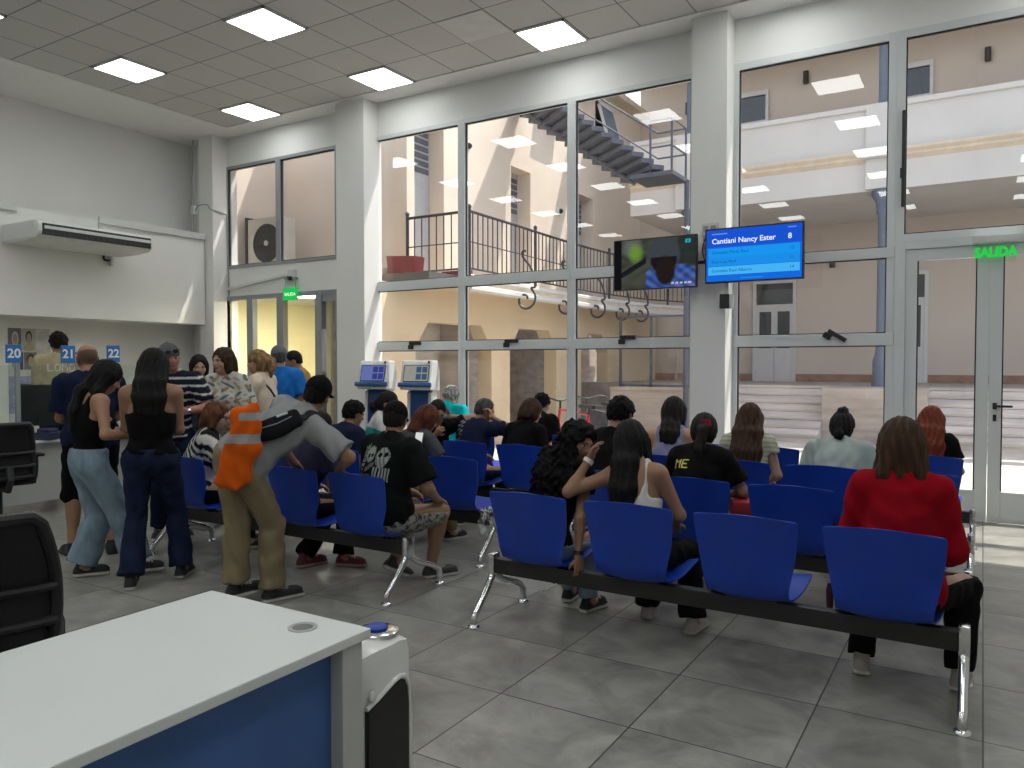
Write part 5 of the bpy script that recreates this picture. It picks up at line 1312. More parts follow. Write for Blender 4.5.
def make_shoe(J, sd, root, col, sole=(.6, .58, .54)):
    s = J['s'] * (.92 if J['female'] else 1.); F = J['F' + sd]; d = J['fd' + sd]; lat = np.cross(d, A(0, 0, 1)); z = A(0, 0, 1)
    d = np.asarray(d, float); tilt = d[2]; dn = nrm(d); zz = nrm(np.cross(lat, dn)); g = F - zz * .085 * 1.
    b = np.array([g + dn * a for a in (-.09, .22)])
    f = Fld(b.min(0) - .12, b.max(0) + .14, .0085, .0085); fr = (nrm(lat), dn, zz)
    c = g + dn * .075 * s
    f.add(rbox(c + zz * .016, (.046 * s, .142 * s, .016), fr, .015), 0); f.add(ell(c + zz * .04 + dn * .06 * s, (.043 * s, .082 * s, .036), fr), .015)
    f.add(cap(g + zz * .04 - dn * .03 * s, g + zz * .045 + dn * .06 * s, .040 * s, .036 * s), .02); f.add(cap(g + zz * .05 - dn * .008, F + zz * .03, .040 * s, .043 * s, [(F + zz * .025, zz)]), .02)
    f.cut(g, -zz)
    cc, so_ = np.array(col), np.array(sole)
    def cf(V):
        q = V - g; hgt = q @ zz; a = q @ dn; o = np.where((hgt < .026)[:, None], so_[None], cc[None])
        m = (hgt > .03) & (np.abs(np.sin(a * 150)) > .8) & (a > .03) & (a < .11) & (np.abs(q @ lat) < .02); o[m] = so_; return o
    return field_obj('shoe', f, SHOEM, root, cf)

def person(label, x, y, rz, sk, skin=(.36, .20, .125), hair=None, top=None, bottom=None, shoes=((.02, .02, .02), (.6, .58, .54)), capc=None, group=None, beard=None, scalp=None, rim=None, fine=FINE, z=0., extras=()):
    root = thing('person', label, 'person', (x, y, z), R(rz), group)
    J = skel(**sk); lo, hi = bbox(J, ALLJ, .30)
    b = [hbox(J), handbox(J, 'L'), handbox(J, 'R')]
    f = Fld(np.minimum(lo, lo), hi, .0145, fine, b)
    for p_, k in torso(J): f.add(p_, k)
    for sd in 'LR':
        for p_, k in arm(J, sd): f.add(p_, k)
        for p_, k in leg(J, sd): f.add(p_, k)
        F_, d = J['F' + sd], J['fd' + sd]; f.add(cap(F_ - A(0, 0, .03), F_ + np.asarray(d) * .12 - A(0, 0, .055), .035, .026), .02)
        hand(f, J, sd)
    head(f, J)
    field_obj('body', f, SKINM, root, skin_col(J, skin, beard=beard, scalp=scalp, rim=rim))
    if hair: make_hair(J, hair[0], hair[1], root)
    if capc is not None: make_cap(J, root, **capc)
    if top:
        i = top.get('i', .014); kind = top.get('kind', 'tee'); lo_, hi_ = bbox(J, ['P', 'N', 'SL', 'SR', 'C', 'W'] + (['EL', 'ER'] if kind != 'tank' else []) + (['AL', 'AR'] if top.get('sleeve', .6) > 1 else []), .26)
        f = Fld(lo_, hi_, top.get('res', .0115), .01)
        prims = torso(J, i)
        for p_, k in prims: f.add(p_, k)
        if top.get('loose'):
            q = top['loose']; f.add(ell(J['P'] + J['up1'] * .06, ((.17 * J['w']) * J['s'] + i + q, .125 * J['s'] * J['w'] + i + q, .16 * J['s']), (J['lat1'], J['fw1'], J['up1'])), .06)
        if kind != 'tank':
            for sd in 'LR':
                for p_, k in arm(J, sd, i + top.get('si', .006), top.get('sleeve', .62), top.get('cuff', .012)): f.add(p_, k)
        f.noise(folds(J), top.get('fold', .0055))
        hem = J['P'] + J['up1'] * top.get('hem', -.05); f.cut(hem, -J['up1'])
        nr = top.get('neck', .075) * J['s']
        f.sub(ell(J['N'] + J['up'] * (.045) + J['fw'] * .015, (nr, nr, .075), (J['lat'], J['fw'], J['up'])), .006)
        if kind == 'tank':
            for sd, sg in (('L', -1), ('R', 1)):
                st = top.get('strap', .11); f.sub(rbox(J['C'] + J['up'] * .13 + J['lat'] * sg * (st + .12) * J['s'], (.12 * J['s'], .3, .14), (J['lat'], J['fw'], J['up']), .03), .01)
            sc = top.get('scoop', .06)
            f.sub(ell(J['N'] + J['up'] * .02 - J['fw'] * .09, (top.get('sw', .085), .12, sc + .03), (J['lat'], J['fw'], J['up'])), .01); f.sub(ell(J['N'] + J['fw'] * .10, (.085, .14, .11), (J['lat'], J['fw'], J['up'])), .01)
        cf = top['col'] if callable(top.get('col')) else solid(top['col'])
        tq = field_obj(top.get('name', 'shirt'), f, top.get('mat', CLOTH), root, (lambda V: cf(V, J)) if top.get('patt') else cf)
    if bottom:
        i = bottom.get('i', .016); up = bottom.get('upto', 1.99); lo_, hi_ = bbox(J, ['P', 'HL', 'HR', 'KL', 'KR'] + (['FL', 'FR'] if up > 1.2 else []), .24)
        f = Fld(lo_, hi_, bottom.get('res', .0125), .01)
        f.add(torso(J, i * .8)[0][0], 0); f.add(ell(J['P'] + J['up1'] * .08, ((.145 if J['female'] else .15) * J['w'] * J['s'] + i, .108 * J['w'] * J['s'] + i, .10), (J['lat1'], J['fw1'], J['up1'])), .04)
        for sd in 'LR':
            for n_, (p_, k) in enumerate(leg(J, sd, i, up, bottom.get('flare', .01), bottom.get('knee', 0))): f.add(p_, .03 if n_ == 0 or sk.get('sit') else .012)
        f.noise(folds(J), bottom.get('fold', .0065)); f.cut(J['P'] + J['up1'] * bottom.get('waist', .025 if top and top.get('hem', -.05) <= -.03 and top.get('kind') != 'tank' else .10), J['up1'])
        cf = bottom['col']; field_obj(bottom.get('name', 'trousers'), f, bottom.get('mat', CLOTH), root, cf if callable(cf) else solid(cf))
    if shoes:
        for sd in 'LR': make_shoe(J, sd, root, *shoes)
    for e in extras: e(J, root)
    return root, J

def glasses(on_cap=False, dark=True):
    def fn(J, root):
        m = MB(); p = (lambda u, v, w_: Vector(headpt(J, u, v + (.008 if on_cap else 0), w_ + (.062 if on_cap else 0))))
        for sg in (-1, 1):
            m.tube([p(sg * .031 + .022 * math.cos(2 * math.pi * k / 14), .098, .003 + .016 * math.sin(2 * math.pi * k / 14)) for k in range(14)], .0022, 5, True)
            m.tube([p(sg * .053, .097, .006), p(sg * .082, .06, .008), p(sg * .084, -.02, .0)], .0022, 5)
        m.tube([p(-.009, .100, .005), p(.009, .100, .005)], .0022, 5); o = m.build('glasses', BLACK, root)
        if dark:
            m = MB()
            for sg in (-1, 1): m.prism([(0, 0)] * 0 + [(math.cos(2 * math.pi * k / 14) * .021, math.sin(2 * math.pi * k / 14) * .015) for k in range(14)], 'y', -.001, .001); 
            m.bm.clear()
            for sg in (-1, 1):
                Mx = Matrix.Translation(p(sg * .031, .098, .003)) @ Matrix((tuple(J['hl']), tuple(J['hf']), tuple(J['hu']))).transposed().to_4x4()
                mm = MB(); mm.prism([(math.cos(2 * math.pi * k / 14) * .021, math.sin(2 * math.pi * k / 14) * .015) for k in range(14)], 'y', -.001, .001); mm.bm.transform(Mx); m._merge(mm.bm)
            m.build('lens', pm('sunglass_lens', (.03, .03, .04), .1), o)
    return fn
def band(sd, col, t0=.93, rr=.034, wd=.018, nm='watch'):
    def fn(J, root):
        E_, W_ = J['E' + sd], J['A' + sd]; c = E_ + (W_ - E_) * t0; n = nrm(W_ - E_); m = MB()
        m.cyl(Vector(c - n * wd), Vector(c + n * wd), rr, seg=18); m.build(nm, col, root, smooth=True)
    return fn
def cross_strap(col, sg=1, low=-.02):
    def fn(J, root):
        s = J['s'] * J['w'] ** .5; a = J['C'] + J['up'] * .15 * s + J['lat'] * sg * .12 * s; b = J['P'] + J['up'] * low - J['lat'] * sg * .16 * s
        pts = []
        for k in range(20):
            t = k / 20 * 2 * math.pi; q = (1 - math.cos(t)) / 2; c = a + (b - a) * q; side = math.sin(t)
            pts.append(Vector(c + J['fw'] * side * .150 * s + (J['up'] * .05 * s if k == 0 else 0)))
        m = MB(); m.tube(pts, .012, 6, True); m.build('bag_strap', col, root, smooth=True)
    return fn
def hair_tie(col, z=.03, x=0):
    def fn(J, root):
        f = Fld(J['HD'] - .2, J['HD'] + .2, .007, .007); fr = (J['hl'], J['hf'], J['hu'])
        f.add(ell(headpt(J, x, -.118, z), np.array((.040, .034, .030)) * J['hs'], fr), 0); f.add(ell(headpt(J, x, -.13, z + .02), np.array((.032, .028, .012)), fr), .004)
        f.noise(lambda P: np.sin(P[:, 0] * 200) * np.sin(P[:, 2] * 260), .004); field_obj('hair_tie', f, CLOTH, root, solid(col))
    return fn
# ------------------------------------------------------------------ the people
from mathutils.bvhtree import BVHTree
def top_z(J, g=.012): return J['HD'][2] + (.028 * J['hu'][2] + math.hypot(.095 * J['hu'][2], .10 * J['hf'][2]) + g) * J['hs']
def fit(sk, ztop, capx=0.):
    """choose the stature that puts the crown of this pose at ztop"""
    lo, hi = 1.30, 1.95
    for _ in range(22):
        m_ = (lo + hi) / 2; q = dict(sk); q['H'] = m_
        if top_z(skel(**{k: v for k, v in q.items()})) + capx > ztop: hi = m_
        else: lo = m_
    q['H'] = max(1.46, m_); return q
def seat_xy(g_, r, k, dx=0, dy=0): return (XRr if g_ == 'R' else XLr) - .305 - .59 * k + dx, (YR if g_ == 'R' else YL)[r] + .285 + dy
def decal(J, shirt, parent, nm, cu, cv, wd, ht, nx, ny, fn, front=False, off=.003, base='C'):
    me0 = shirt.data; bv = BVHTree.FromPolygons([v.co for v in me0.vertices], [p.vertices[:] for p in me0.polygons])
    sgn = 1 if front else -1; lat = J['lat'] * (-1 if front else 1)
    V = []; ok = []
    for j in range(ny + 1):
        for i in range(nx + 1):
            o = J[base] + lat * (cu + (i / nx - .5) * wd) + J['up'] * (cv + (j / ny - .5) * ht) + J['fw'] * sgn * .5
            h = bv.ray_cast(Vector(o), Vector(J['fw'] * -sgn), 1.)
            ok.append(h[0] is not None); V.append(tuple(h[0] + Vector(J['fw']) * sgn * off) if h[0] is not None else tuple(o))
    F = []; cl = []
    for j in range(ny):
        for i in range(nx):
            a = j * (nx + 1) + i; q = (a, a + 1, a + nx + 2, a + nx + 1)
            c = fn((i + .5) / nx, (j + .5) / ny)
            if c is not None and all(ok[t] for t in q): F.append(q); cl.append(c)
    if not F: return
    me = bpy.data.meshes.new(nm); me.from_pydata(V, [], F)
    ca = me.color_attributes.new('Col', 'FLOAT_COLOR', 'CORNER'); ca.data.foreach_set('color', np.array([list(c) + [1] for c in cl for _ in range(4)], np.float32).ravel())
    bm = bmesh.new(); bm.from_mesh(me); bmesh.ops.delete(bm, geom=[v for v in bm.verts if not v.link_faces], context='VERTS'); bm.to_mesh(me); bm.free()
    mesh_obj(nm, me, CLOTH, parent)
GL = {'M': ['#...#', '##.##', '#.#.#', '#...#', '#...#', '#...#', '#...#'], 'E': ['#####', '#....', '#....', '####.', '#....', '#....', '#####'], 'L': ['#....'] * 6 + ['#####'], 'O': ['.###.', '#...#', '#...#', '#...#', '#...#', '#...#', '.###.']}
def word_fn(wd_, col):
    n = len(wd_) * 6 - 1
    def fn(u, v):
        c = min(n - 1, int(u * n)); r = min(6, int((1 - v) * 7)); k, q = divmod(c, 6)
        return col if q < 5 and GL[wd_[k]][r][q] == '#' else None
    return fn
def shirt_of(root): return next(c for c in root.children if c.name.split('.')[0] in ('shirt', 'sweater', 'blouse', 'tank_top', 'polo_shirt'))

BLK = (.0045, .0045, .005); NAVY = (.010, .014, .040); JEAN = (.20, .275, .34); DJEAN = (.012, .018, .045); KHAKI = (.21, .17, .105)
TAN1 = (.38, .21, .13); TAN2 = (.30, .165, .10); TAN3 = (.45, .27, .18); TAN4 = (.24, .125, .075)
SH_BW = ((.015, .015, .016), (.62, .60, .56)); SH_G = ((.30, .28, .25), (.55, .52, .46)); SH_D = ((.02, .018, .016), (.03, .03, .03))
SIT = dict(sit=True, seat=.375, lean=8, lean2=14, head=(0, -12, 0))
def sk(**k): d = dict(SIT); d.update(k); return d
HOLD = {'R': [(.10, .30, .70), (.8, -.5, -.5), ((-.3, .8, .3), (-.6, -.1, .5), .6)], 'L': [(-.10, .30, .70), (-.8, -.5, -.5), ((.3, .8, .3), (.6, -.1, .5), .6)]}

# --- right block
x, y = seat_xy('R', 0, 0, .045)
person('person in red sweater with shoulder-length dark hair on the nearest bench', x, y, 0, fit(sk(female=True, w=.98, lean=4, lean2=8, head=(4, -6, 0), legs={'R': [(.24, .22, .085), (.2, .8, 1), (.1, 1, 0)], 'L': [(-.17, .20, .085), (-.1, .8, 1), (-.15, 1, 0)]}), 1.245),
       TAN3, (('bob', {'len': .145, 'wd': 1.25, 'puff': 1.5}), 'brown'), dict(name='sweater', col=(.27, .002, .010), sleeve=1.95, i=.02, neck=.07, hem=-.06, loose=.015), dict(col=BLK, i=.016, knee=.006), SH_G)
x, y = seat_xy('R', 0, 2, -.02)
person('person in white strappy top with long straight dark hair, hand raised to head', x, y, 4, fit(sk(female=True, w=.98, lean=6, lean2=10, side=-6, head=(25, -18, -6), arms={'L': [(-.29, .02, .97), (-.8, -.55, -.35), ((.34, -.04, .93), (.85, .1, -.3), .40)], 'R': [(.12, .30, .60), (.6, -.5, -.5)]}, legs={'R': [(.22, .28, .085)], 'L': [(-.08, .42, .085)]}), 1.185),
       TAN2, (('long', {'len': .29, 'wd': .66, 'sh': -.055}), 'black'), dict(name='tank_top', kind='tank', col=(.62, .60, .57), i=.012, scoop=.20, sw=.082, strap=.105), dict(col=BLK, i=.014, flare=.03), ((.35, .33, .30), (.45, .42, .36)),
       extras=[band('L', WHITE, .93, .030, .012)])
x, y = seat_xy('R', 0, 3, .02)
person('person with long dark curly hair in jeans, arm hanging behind the seat', x, y, -6, fit(sk(female=True, w=.95, lean=14, lean2=16, side=8, head=(-100, -10, 0), arms={'R': [(.24, -.06, .44), (.3, -1, 0), ((.05, .08, -1), (-.8, .5, 0), .25)], 'L': [(-.1, .3, .6), None]}, legs={'R': [(.06, .33, .085)], 'L': [(-.15, .44, .085)]}), 1.115),
       TAN2, (('curly', {'len': .20, 'wd': 1.35, 'puff': 1.7}), 'black'), dict(col=BLK, sleeve=.35, i=.012), dict(col=JEAN, mat=DENIM, i=.012), SH_BW, extras=[band('R', BLACK, .90, .029, .012, 'bracelet')])
x, y = seat_xy('R', 1, 2, -.05)
r, J = person('person in black T-shirt lettered in yellow, ponytail with red hair tie', x, y, -6, fit(sk(female=True, w=1.25, lean=12, lean2=18, head=(18, -14, 0), arms={'R': [(.12, .30, .62), (1, -.6, -.2)], 'L': [(-.08, .32, .62), (-1, -.6, -.2)]}), 1.165),
       TAN2, (('pony', {'len': .30, 'z': .015, 'x': .012}), 'dark'), dict(col=BLK, sleeve=.72, i=.018, cuff=.02, neck=.075), dict(col=BLK), SH_BW, extras=[hair_tie((.28, .02, .04), .015, .02)])
decal(J, shirt_of(r), shirt_of(r), 'lettering', -.075, .045, .105, .062, 44, 28, word_fn('ME', (.62, .58, .16)))
m = MB(); m.box(-.12, .12, -.10, .10, 0, .17, .04)
t = thing('backpack', 'red and black backpack on the empty seat beside the black-shirted woman', 'bag', (x + .33, y + .12, .45), R(20))
m.build('body', pm('black_nylon', (.012, .012, .013), .7, bump=.1), t, smooth=True)
m = MB(); m.box(-.125, .02, -.105, .105, .05, .18, .035); m.build('front_pocket', pm('red_nylon', (.25, .006, .012), .6, bump=.1), t, smooth=True)
m = MB(); m.tube(catmull([(.05, -.11, .14), (.09, -.14, .10), (.10, -.12, .03)], 5), .012, 6); m.box(.03, .06, -.125, -.10, .04, .08); m.build('strap', BLACK, t)
x, y = seat_xy('R', 1, 3, -.07)
person('person with short dark hair and plain black T-shirt behind white-topped woman', x, y, -4, fit(sk(w=1.12, lean=8, lean2=14, head=(-8, -14, 0)), 1.265), TAN2, ('shortcurly', 'black'), dict(col=BLK, sleeve=.7, i=.018, neck=.07), dict(col=DJEAN, mat=DENIM), SH_BW)
x, y = seat_xy('R', 2, 3)
person('person in lavender sleeveless top with wavy dark hair gathered behind', x, y, 8, fit(sk(female=True, w=1.08, head=(-8, -8, 0)), 1.225), TAN3, (('long', {'len': .12, 'wd': .62, 'puff': 1.1}), 'dark'), dict(name='tank_top', kind='tank', col=(.25, .25, .40), i=.012, scoop=.05, strap=.12), dict(col=DJEAN, mat=DENIM), SH_BW)
x, y = seat_xy('R', 2, 2, .02)
def stripes(V, J):
    q = (V - J['P']) @ J['up']; c = np.tile(np.array((.50, .50, .42), np.float32), (len(V), 1)); c[np.sin(q * 2 * math.pi / .034) > .35] = (.30, .33, .20); return c
person('person in pale striped sleeveless top with very long straight brown hair', x, y, 4, fit(sk(female=True, w=1.05, head=(6, -12, 0)), 1.19), TAN3, (('long', {'len': .30, 'wd': 1.05}), 'brown'), dict(col=stripes, patt=True, i=.014, sleeve=.32, neck=.08), dict(col=DJEAN, mat=DENIM), SH_BW)
x, y = seat_xy('R', 2, 1, .07)
person('person in pale grey T-shirt with black hair tied in high bun', x, y, 0, fit(sk(female=True, w=1.42, lean=14, lean2=20, head=(0, -22, 0)), 1.135), TAN2, (('bun', {'len': .06, 'z': .02}), 'black'), dict(col=(.34, .40, .38), sleeve=.7, i=.02, cuff=.02, neck=.08), dict(col=BLK), SH_BW)
x, y = seat_xy('R', 3, 0)
person('person with long auburn hair in black top by the exit door', x, y, 0, fit(sk(female=True, w=1.0, lean=12, lean2=18, head=(-5, -22, 0)), 1.11), TAN3, (('long', {'len': .24, 'wd': 1.0}), 'red'), dict(col=BLK, sleeve=.6), dict(col=BLK), SH_BW)

# --- left block
x, y = seat_xy('L', 0, 3, -.17, .04)
def zebra(V, J):
    a = (V - J['C']); u, v = a @ J['lat'], a @ J['up']; w_ = a @ J['fw']
    t_ = np.sin((v * 1.0 + .5 * u + .5 * w_) * 75 + 4 * np.sin(u * 16 + w_ * 9) + 2.5 * np.sin(v * 21)); c = np.tile(np.array((.58, .57, .54), np.float32), (len(V), 1)); c[t_ > -.1] = (.012, .012, .013); return c
person('seated person in zebra print T-shirt with short reddish hair and glasses', x, y, -38, fit(sk(female=True, w=1.2, head=(-16, -6, 0), arms={'R': [(.12, .36, .66), (.8, -.6, -.4), ((-.2, .95, .1), (-.6, 0, -.5), .5)], 'L': [(-.05, .36, .66), None]}), 1.19), TAN3, (('bob', {'len': .085, 'wd': 1.0}), 'chestnut'), dict(col=zebra, patt=True, sleeve=.75, i=.018, cuff=.015), dict(col=BLK), SH_BW, extras=[glasses(dark=False)])
x, y = seat_xy('L', 0, 1, -.13)
person('seated person in black trousers and maroon shoes hidden behind the stooping man', x, y, 0, fit(sk(w=1., lean=10, lean2=18, head=(0, -15, 0), legs={'R': [(.14, .28, .085), None, (.95, .3, 0)], 'L': [(-.08, .10, .085), None, (.3, 1, 0)]}), 1.05), TAN2, ('short', 'dark'), dict(col=(.03, .03, .06), sleeve=.7), dict(col=BLK, flare=.03), ((.10, .02, .03), (.40, .30, .28)))
x, y = seat_xy('L', 0, 0, .03, .02)
r, J = person('seated person in black cap and black T-shirt printed with skeletons', x, y, -6, fit(sk(w=1.15, lean=8, lean2=12, head=(32, -6, 0), arms={'R': [(.20, .30, .58), (.7, -.6, -.3)], 'L': [(-.10, .32, .60), None]}, legs={'R': [(.10, .36, .085), (.3, .8, 1), (.4, 1, 0)], 'L': [(-.12, .22, .12), (.0, .8, 1), (.2, 1, -.55)]}), 1.255, .01),
       TAN2, ('short', 'dark'), dict(col=(.006, .008, .008), sleeve=.88, i=.022, cuff=.025, neck=.07, hem=-.12, loose=.02), dict(name='shorts', col=lambda V: np.where((np.sin(V[:, 0] * 70 + 4 * np.sin(V[:, 1] * 37)) * np.sin(V[:, 1] * 63 + 3 * np.sin(V[:, 2] * 51 + V[:, 0] * 40)) > .22)[:, None], np.array((.06, .06, .058)), np.array((.30, .29, .27))), upto=.98, i=.03), ((.03, .028, .028), (.50, .48, .44)), capc=dict(col=(.006, .006, .007), visor=True))
def skulls(u, v):
    c1 = (.34, .37, .35); c2 = (.16, .18, .17)
    if u < .26:   # bony hand
        for k in range(4):
            cx = .05 + .058 * k + (v - .3) * .06
            if abs(u - cx) < .017 and .05 < v < .82 + .05 * k - .12 * (k == 0) and (v * 9) % 1 > .22: return c1
        return None
    d = ((u - .40) / .155) ** 2 + ((v - .68) / .22) ** 2
    if d < 1:
        if ((u - .37) / .04) ** 2 + ((v - .64) / .06) ** 2 < 1 or ((u - .47) / .04) ** 2 + ((v - .66) / .05) ** 2 < 1: return None
        return c1 if d < .75 else c2
    d = ((u - .76) / .17) ** 2 + ((v - .62) / .26) ** 2
    if d < 1:
        if ((u - .70) / .05) ** 2 + ((v - .68) / .06) ** 2 < 1 or ((u - .83) / .045) ** 2 + ((v - .70) / .06) ** 2 < 1: return None
        return c1 if math.sin(u * 60 + v * 20) > -.3 else c2
    if .60 < u < .98 and .05 < v < .38: return c1 if (u * 14) % 1 > .42 else None
    if .30 < u < .58 and abs(v - .28 - (u - .3) * .6) < .06: return c2
    if .28 < u < .5 and .05 < v < .2: return c2 if (v * 22) % 1 > .5 else None
    return None
decal(J, shirt_of(r), shirt_of(r), 'print', -.015, .02, .30, .27, 72, 64, skulls)
x, y = seat_xy('L', 1, 2, -.18, -.02)
person('seated person in navy T-shirt with short dark hair and a thin necklace', x, y, -10, fit(sk(w=1.1, lean=10, lean2=16, head=(-10, -12, 0)), 1.17), TAN2, ('shortcurly', 'black'), dict(col=NAVY, sleeve=.7, i=.018), dict(col=DJEAN), SH_BW)
x, y = seat_xy('L', 1, 1, .0)
person('seated person with auburn bob and grey T-shirt beside the skeleton-print man', x, y, -14, fit(sk(female=True, w=1.1, lean=12, lean2=18, head=(-10, -20, 0), arms={'R': [(.16, .33, .58), (.9, -.4, -.4)], 'L': [(-.1, .3, .6), None]}), 1.13), TAN2, (('bob', {'len': .15, 'wd': .95}), 'auburn'), dict(col=(.07, .07, .075), sleeve=.7, i=.016), dict(col=KHAKI), SH_BW)
x, y = seat_xy('L', 2, 3, -.12)
def tealwhite(V, J):
    q = (V - J['C']) @ J['up']; c = np.tile(np.array((.02, .26, .22), np.float32), (len(V), 1)); c[q > .04] = (.55, .56, .52); return c
person('seated person in white and teal top with dark gathered hair', x, y, -45, fit(sk(female=True, w=1.05, head=(-25, -15, 0), arms=HOLD), 1.21), TAN3, (('pony', {'len': .12, 'z': -.02}), 'dark'), dict(col=tealwhite, patt=True, sleeve=.6), dict(col=DJEAN), SH_BW)
x, y = seat_xy('L', 2, 2, .03)
person('young person in black T-shirt turned round, hand behind head', x, y, -125, fit(sk(w=.95, lean=14, lean2=22, head=(-8, -22, 0), arms={'L': [(-.17, .10, .98), (-.6, .5, -.6), ((.3, -.3, .85), (.6, .2, -.3), .5)], 'R': [(.02, .26, .83), (.7, -.6, -.6), ((-.2, .7, .5), (-.6, 0, .5), .8)]}, pelvis=A(0, .05, .50)), 1.165), TAN1, ('short', 'black'), dict(col=BLK, sleeve=.65, i=.016), dict(col=DJEAN), SH_BW)
x, y = seat_xy('L', 2, 1, -.09)
def handman(V, J):
    a = V - J['C']; u, v = a @ J['lat'], a @ J['up']; w_ = a @ J['fw']; c = np.tile(np.array(NAVY, np.float32), (len(V), 1))
    c[(u < -.10) & (np.sin(v * 150 + 3 * np.sin(u * 70)) > .55)] = (.35, .36, .36); return c
person('seated person in navy shirt with white pattern, hand over face', x, y, -8, fit(sk(w=1.08, lean=12, lean2=18, head=(-35, -12, 8), arms={'R': [(.155, .16, .98), (.35, .2, -2), ((-.45, -.05, .85), (-.6, -.6, -.2), .5)], 'L': [(-.1, .3, .6), None]}), 1.17), TAN1, ('short', 'greydark'), dict(col=handman, patt=True, sleeve=.68, i=.017), dict(col=DJEAN), SH_BW)
x, y = seat_xy('L', 2, 0, -.13)
person('seated person in black top with short auburn-brown hair', x, y, -6, fit(sk(female=True, w=1.15, lean=10, lean2=16, head=(-22, -10, 0)), 1.175), TAN3, (('bob', {'len': .06, 'wd': .9}), 'brown'), dict(col=BLK, sleeve=.7, i=.018), dict(col=BLK), SH_BW)
x, y = seat_xy('L', 3, 1)
person('seated person all in black with rounded black hair before the bicycles', x, y, 0, fit(sk(w=1.12, lean=10, lean2=18, head=(0, -15, 0)), 1.18), TAN2, ('shortcurly', 'black'), dict(col=BLK, sleeve=.8, i=.02), dict(col=BLK), SH_BW)
x, y = seat_xy('L', 3, 3, -.06)
person('seated person with grey hair in bright turquoise T-shirt by the kiosks', x, y, 10, fit(sk(w=1.2, lean=18, lean2=28, head=(15, -20, 10)), 1.235), TAN3, ('shortcurly', 'grey'), dict(col=(.0, .33, .36), sleeve=.7, i=.022, loose=.02, neck=.07), dict(col=DJEAN), SH_BW)

# --- standing
ST = dict(sit=False, lean=2, lean2=4)
def st_(**k): d = dict(ST); d.update(k); return d
person('standing balding person in navy T-shirt and black shorts at the counter', -5.92, 3.38, 72, fit(st_(w=1.02, head=(0, -8, 0), arms={'L': [(-.10, .32, 1.06), (-.3, -.4, -1)], 'R': [(.12, .30, 1.02), (.3, -.4, -1)]}, legs={'R': [(.13, -.04, .085)], 'L': [(-.13, .04, .085)]}), 1.665),
       TAN2, None, dict(col=NAVY, sleeve=.78, i=.022, cuff=.02, hem=-.10, loose=.02), dict(name='shorts', col=BLK, upto=1.08, i=.03), ((.015, .015, .016), (.02, .02, .02)), rim=(.035, .022, .016))
person('standing person in light wide-leg jeans and black tank top, long dark hair', -5.29, 3.00, -8, fit(st_(female=True, w=.98, head=(-10, -28, 0), lean2=6, arms={'R': [(.30, .22, 1.00), (.2, -1, -.5), ((.5, .8, .2), (-.8, .3, .3), .6)], 'L': [(.02, .32, 1.02), (-.4, -.9, -.3), ((.3, .9, .25), (.8, 0, .3), .6)]}, legs={'R': [(.16, .26, .085), (.1, 1, 0), (.55, 1, 0)], 'L': [(-.09, -.02, .085), (0, 1, 0), (.5, 1, 0)]}), 1.52),
       TAN1, (('long', {'len': .26, 'wd': .85, 'front': 1}), 'black'), dict(name='tank_top', kind='tank', col=BLK, i=.012, hem=.03, strap=.115, scoop=.07), dict(col=JEAN, mat=DENIM, i=.018, flare=.055, knee=.022, fold=.008), SH_BW)
person('standing person in black strappy top and dark navy jeans, back turned', -4.80, 3.15, 48, fit(st_(female=True, w=1.05, head=(-6, -22, 0), arms={'R': [(.07, .30, 1.0), (.35, -.4, -1)], 'L': [(-.08, .32, 1.02), (-.4, -.4, -1)]}, legs={'R': [(.17, .10, .085), (.1, 1, 0), (.25, 1, 0)], 'L': [(-.12, -.10, .085), (0, 1, 0), (-.05, 1, 0)]}), 1.60),
       TAN2, (('long', {'len': .20, 'wd': .88}), 'black'), dict(name='tank_top', kind='tank', col=BLK, i=.018, hem=.035, strap=.10, scoop=.10, sw=.09), dict(col=DJEAN, mat=DENIM, i=.012, flare=.036, waist=.075), ((.02, .02, .022), (.5, .48, .46)))
# stooping man with waist bag and orange jacket
KX, KY, KR = -3.88, 3.23, 2
rK, JK = person('standing person in grey T-shirt and khaki trousers stooping over the bench', KX, KY, KR, dict(H=1.66, w=1.0, lean=44, lean2=56, side=30, twist=-6, head=(8, 14, 0), pelvis=A(-.02, -.08, .90),
       arms={'R': [(.30, .46, .80), (1, -.15, -.1), ((-.5, .4, -.6), (.3, -.2, -.9), .5)], 'L': [(-.16, .50, .82), (-.8, -.3, .1), ((.2, .6, -.6), (0, -.3, -.9), .5)]}, legs={'R': [(.085, .07, .085), (0, 1, 0), (.35, 1, 0)], 'L': [(-.065, -.08, .085), (0, 1, 0), (.2, 1, 0)]}),
       TAN2, ('short', 'black'), dict(col=(.25, .26, .265), sleeve=.85, i=.016, cuff=.03, hem=-.05, loose=.004, neck=.07, fold=.007), dict(col=KHAKI, i=.016, flare=.028, knee=.010, fold=.008), SH_BW, capc=dict(col=(.006, .006, .007), visor=True))
MK = Matrix.Translation((KX, KY, 0)) @ Matrix.Rotation(R(KR), 4, 'Z')
shK = shirt_of(rK); bvK = BVHTree.FromPolygons([v.co for v in shK.data.vertices], [p.vertices[:] for p in shK.data.polygons])
mid = Vector(JK['W'] * .30 + JK['C'] * .70); out = Vector((.62, -.62, .25)).normalized()
hit, nor = bvK.ray_cast(mid + out * .8, -out)[:2]
ax = Vector(JK['up']) * .96 + Vector(JK['lat']) * .22; ax = (ax - nor * ax.dot(nor)).normalized(); ay = nor.cross(ax)
if ay.z < 0: ay = -ay
bc_ = hit + nor * .035
t = thing('waist_bag', 'black waist bag worn across back of the stooping man', 'bag', MK @ bc_, R(KR))
ax2 = (np.array(ax), np.array(ay), np.array(nor))
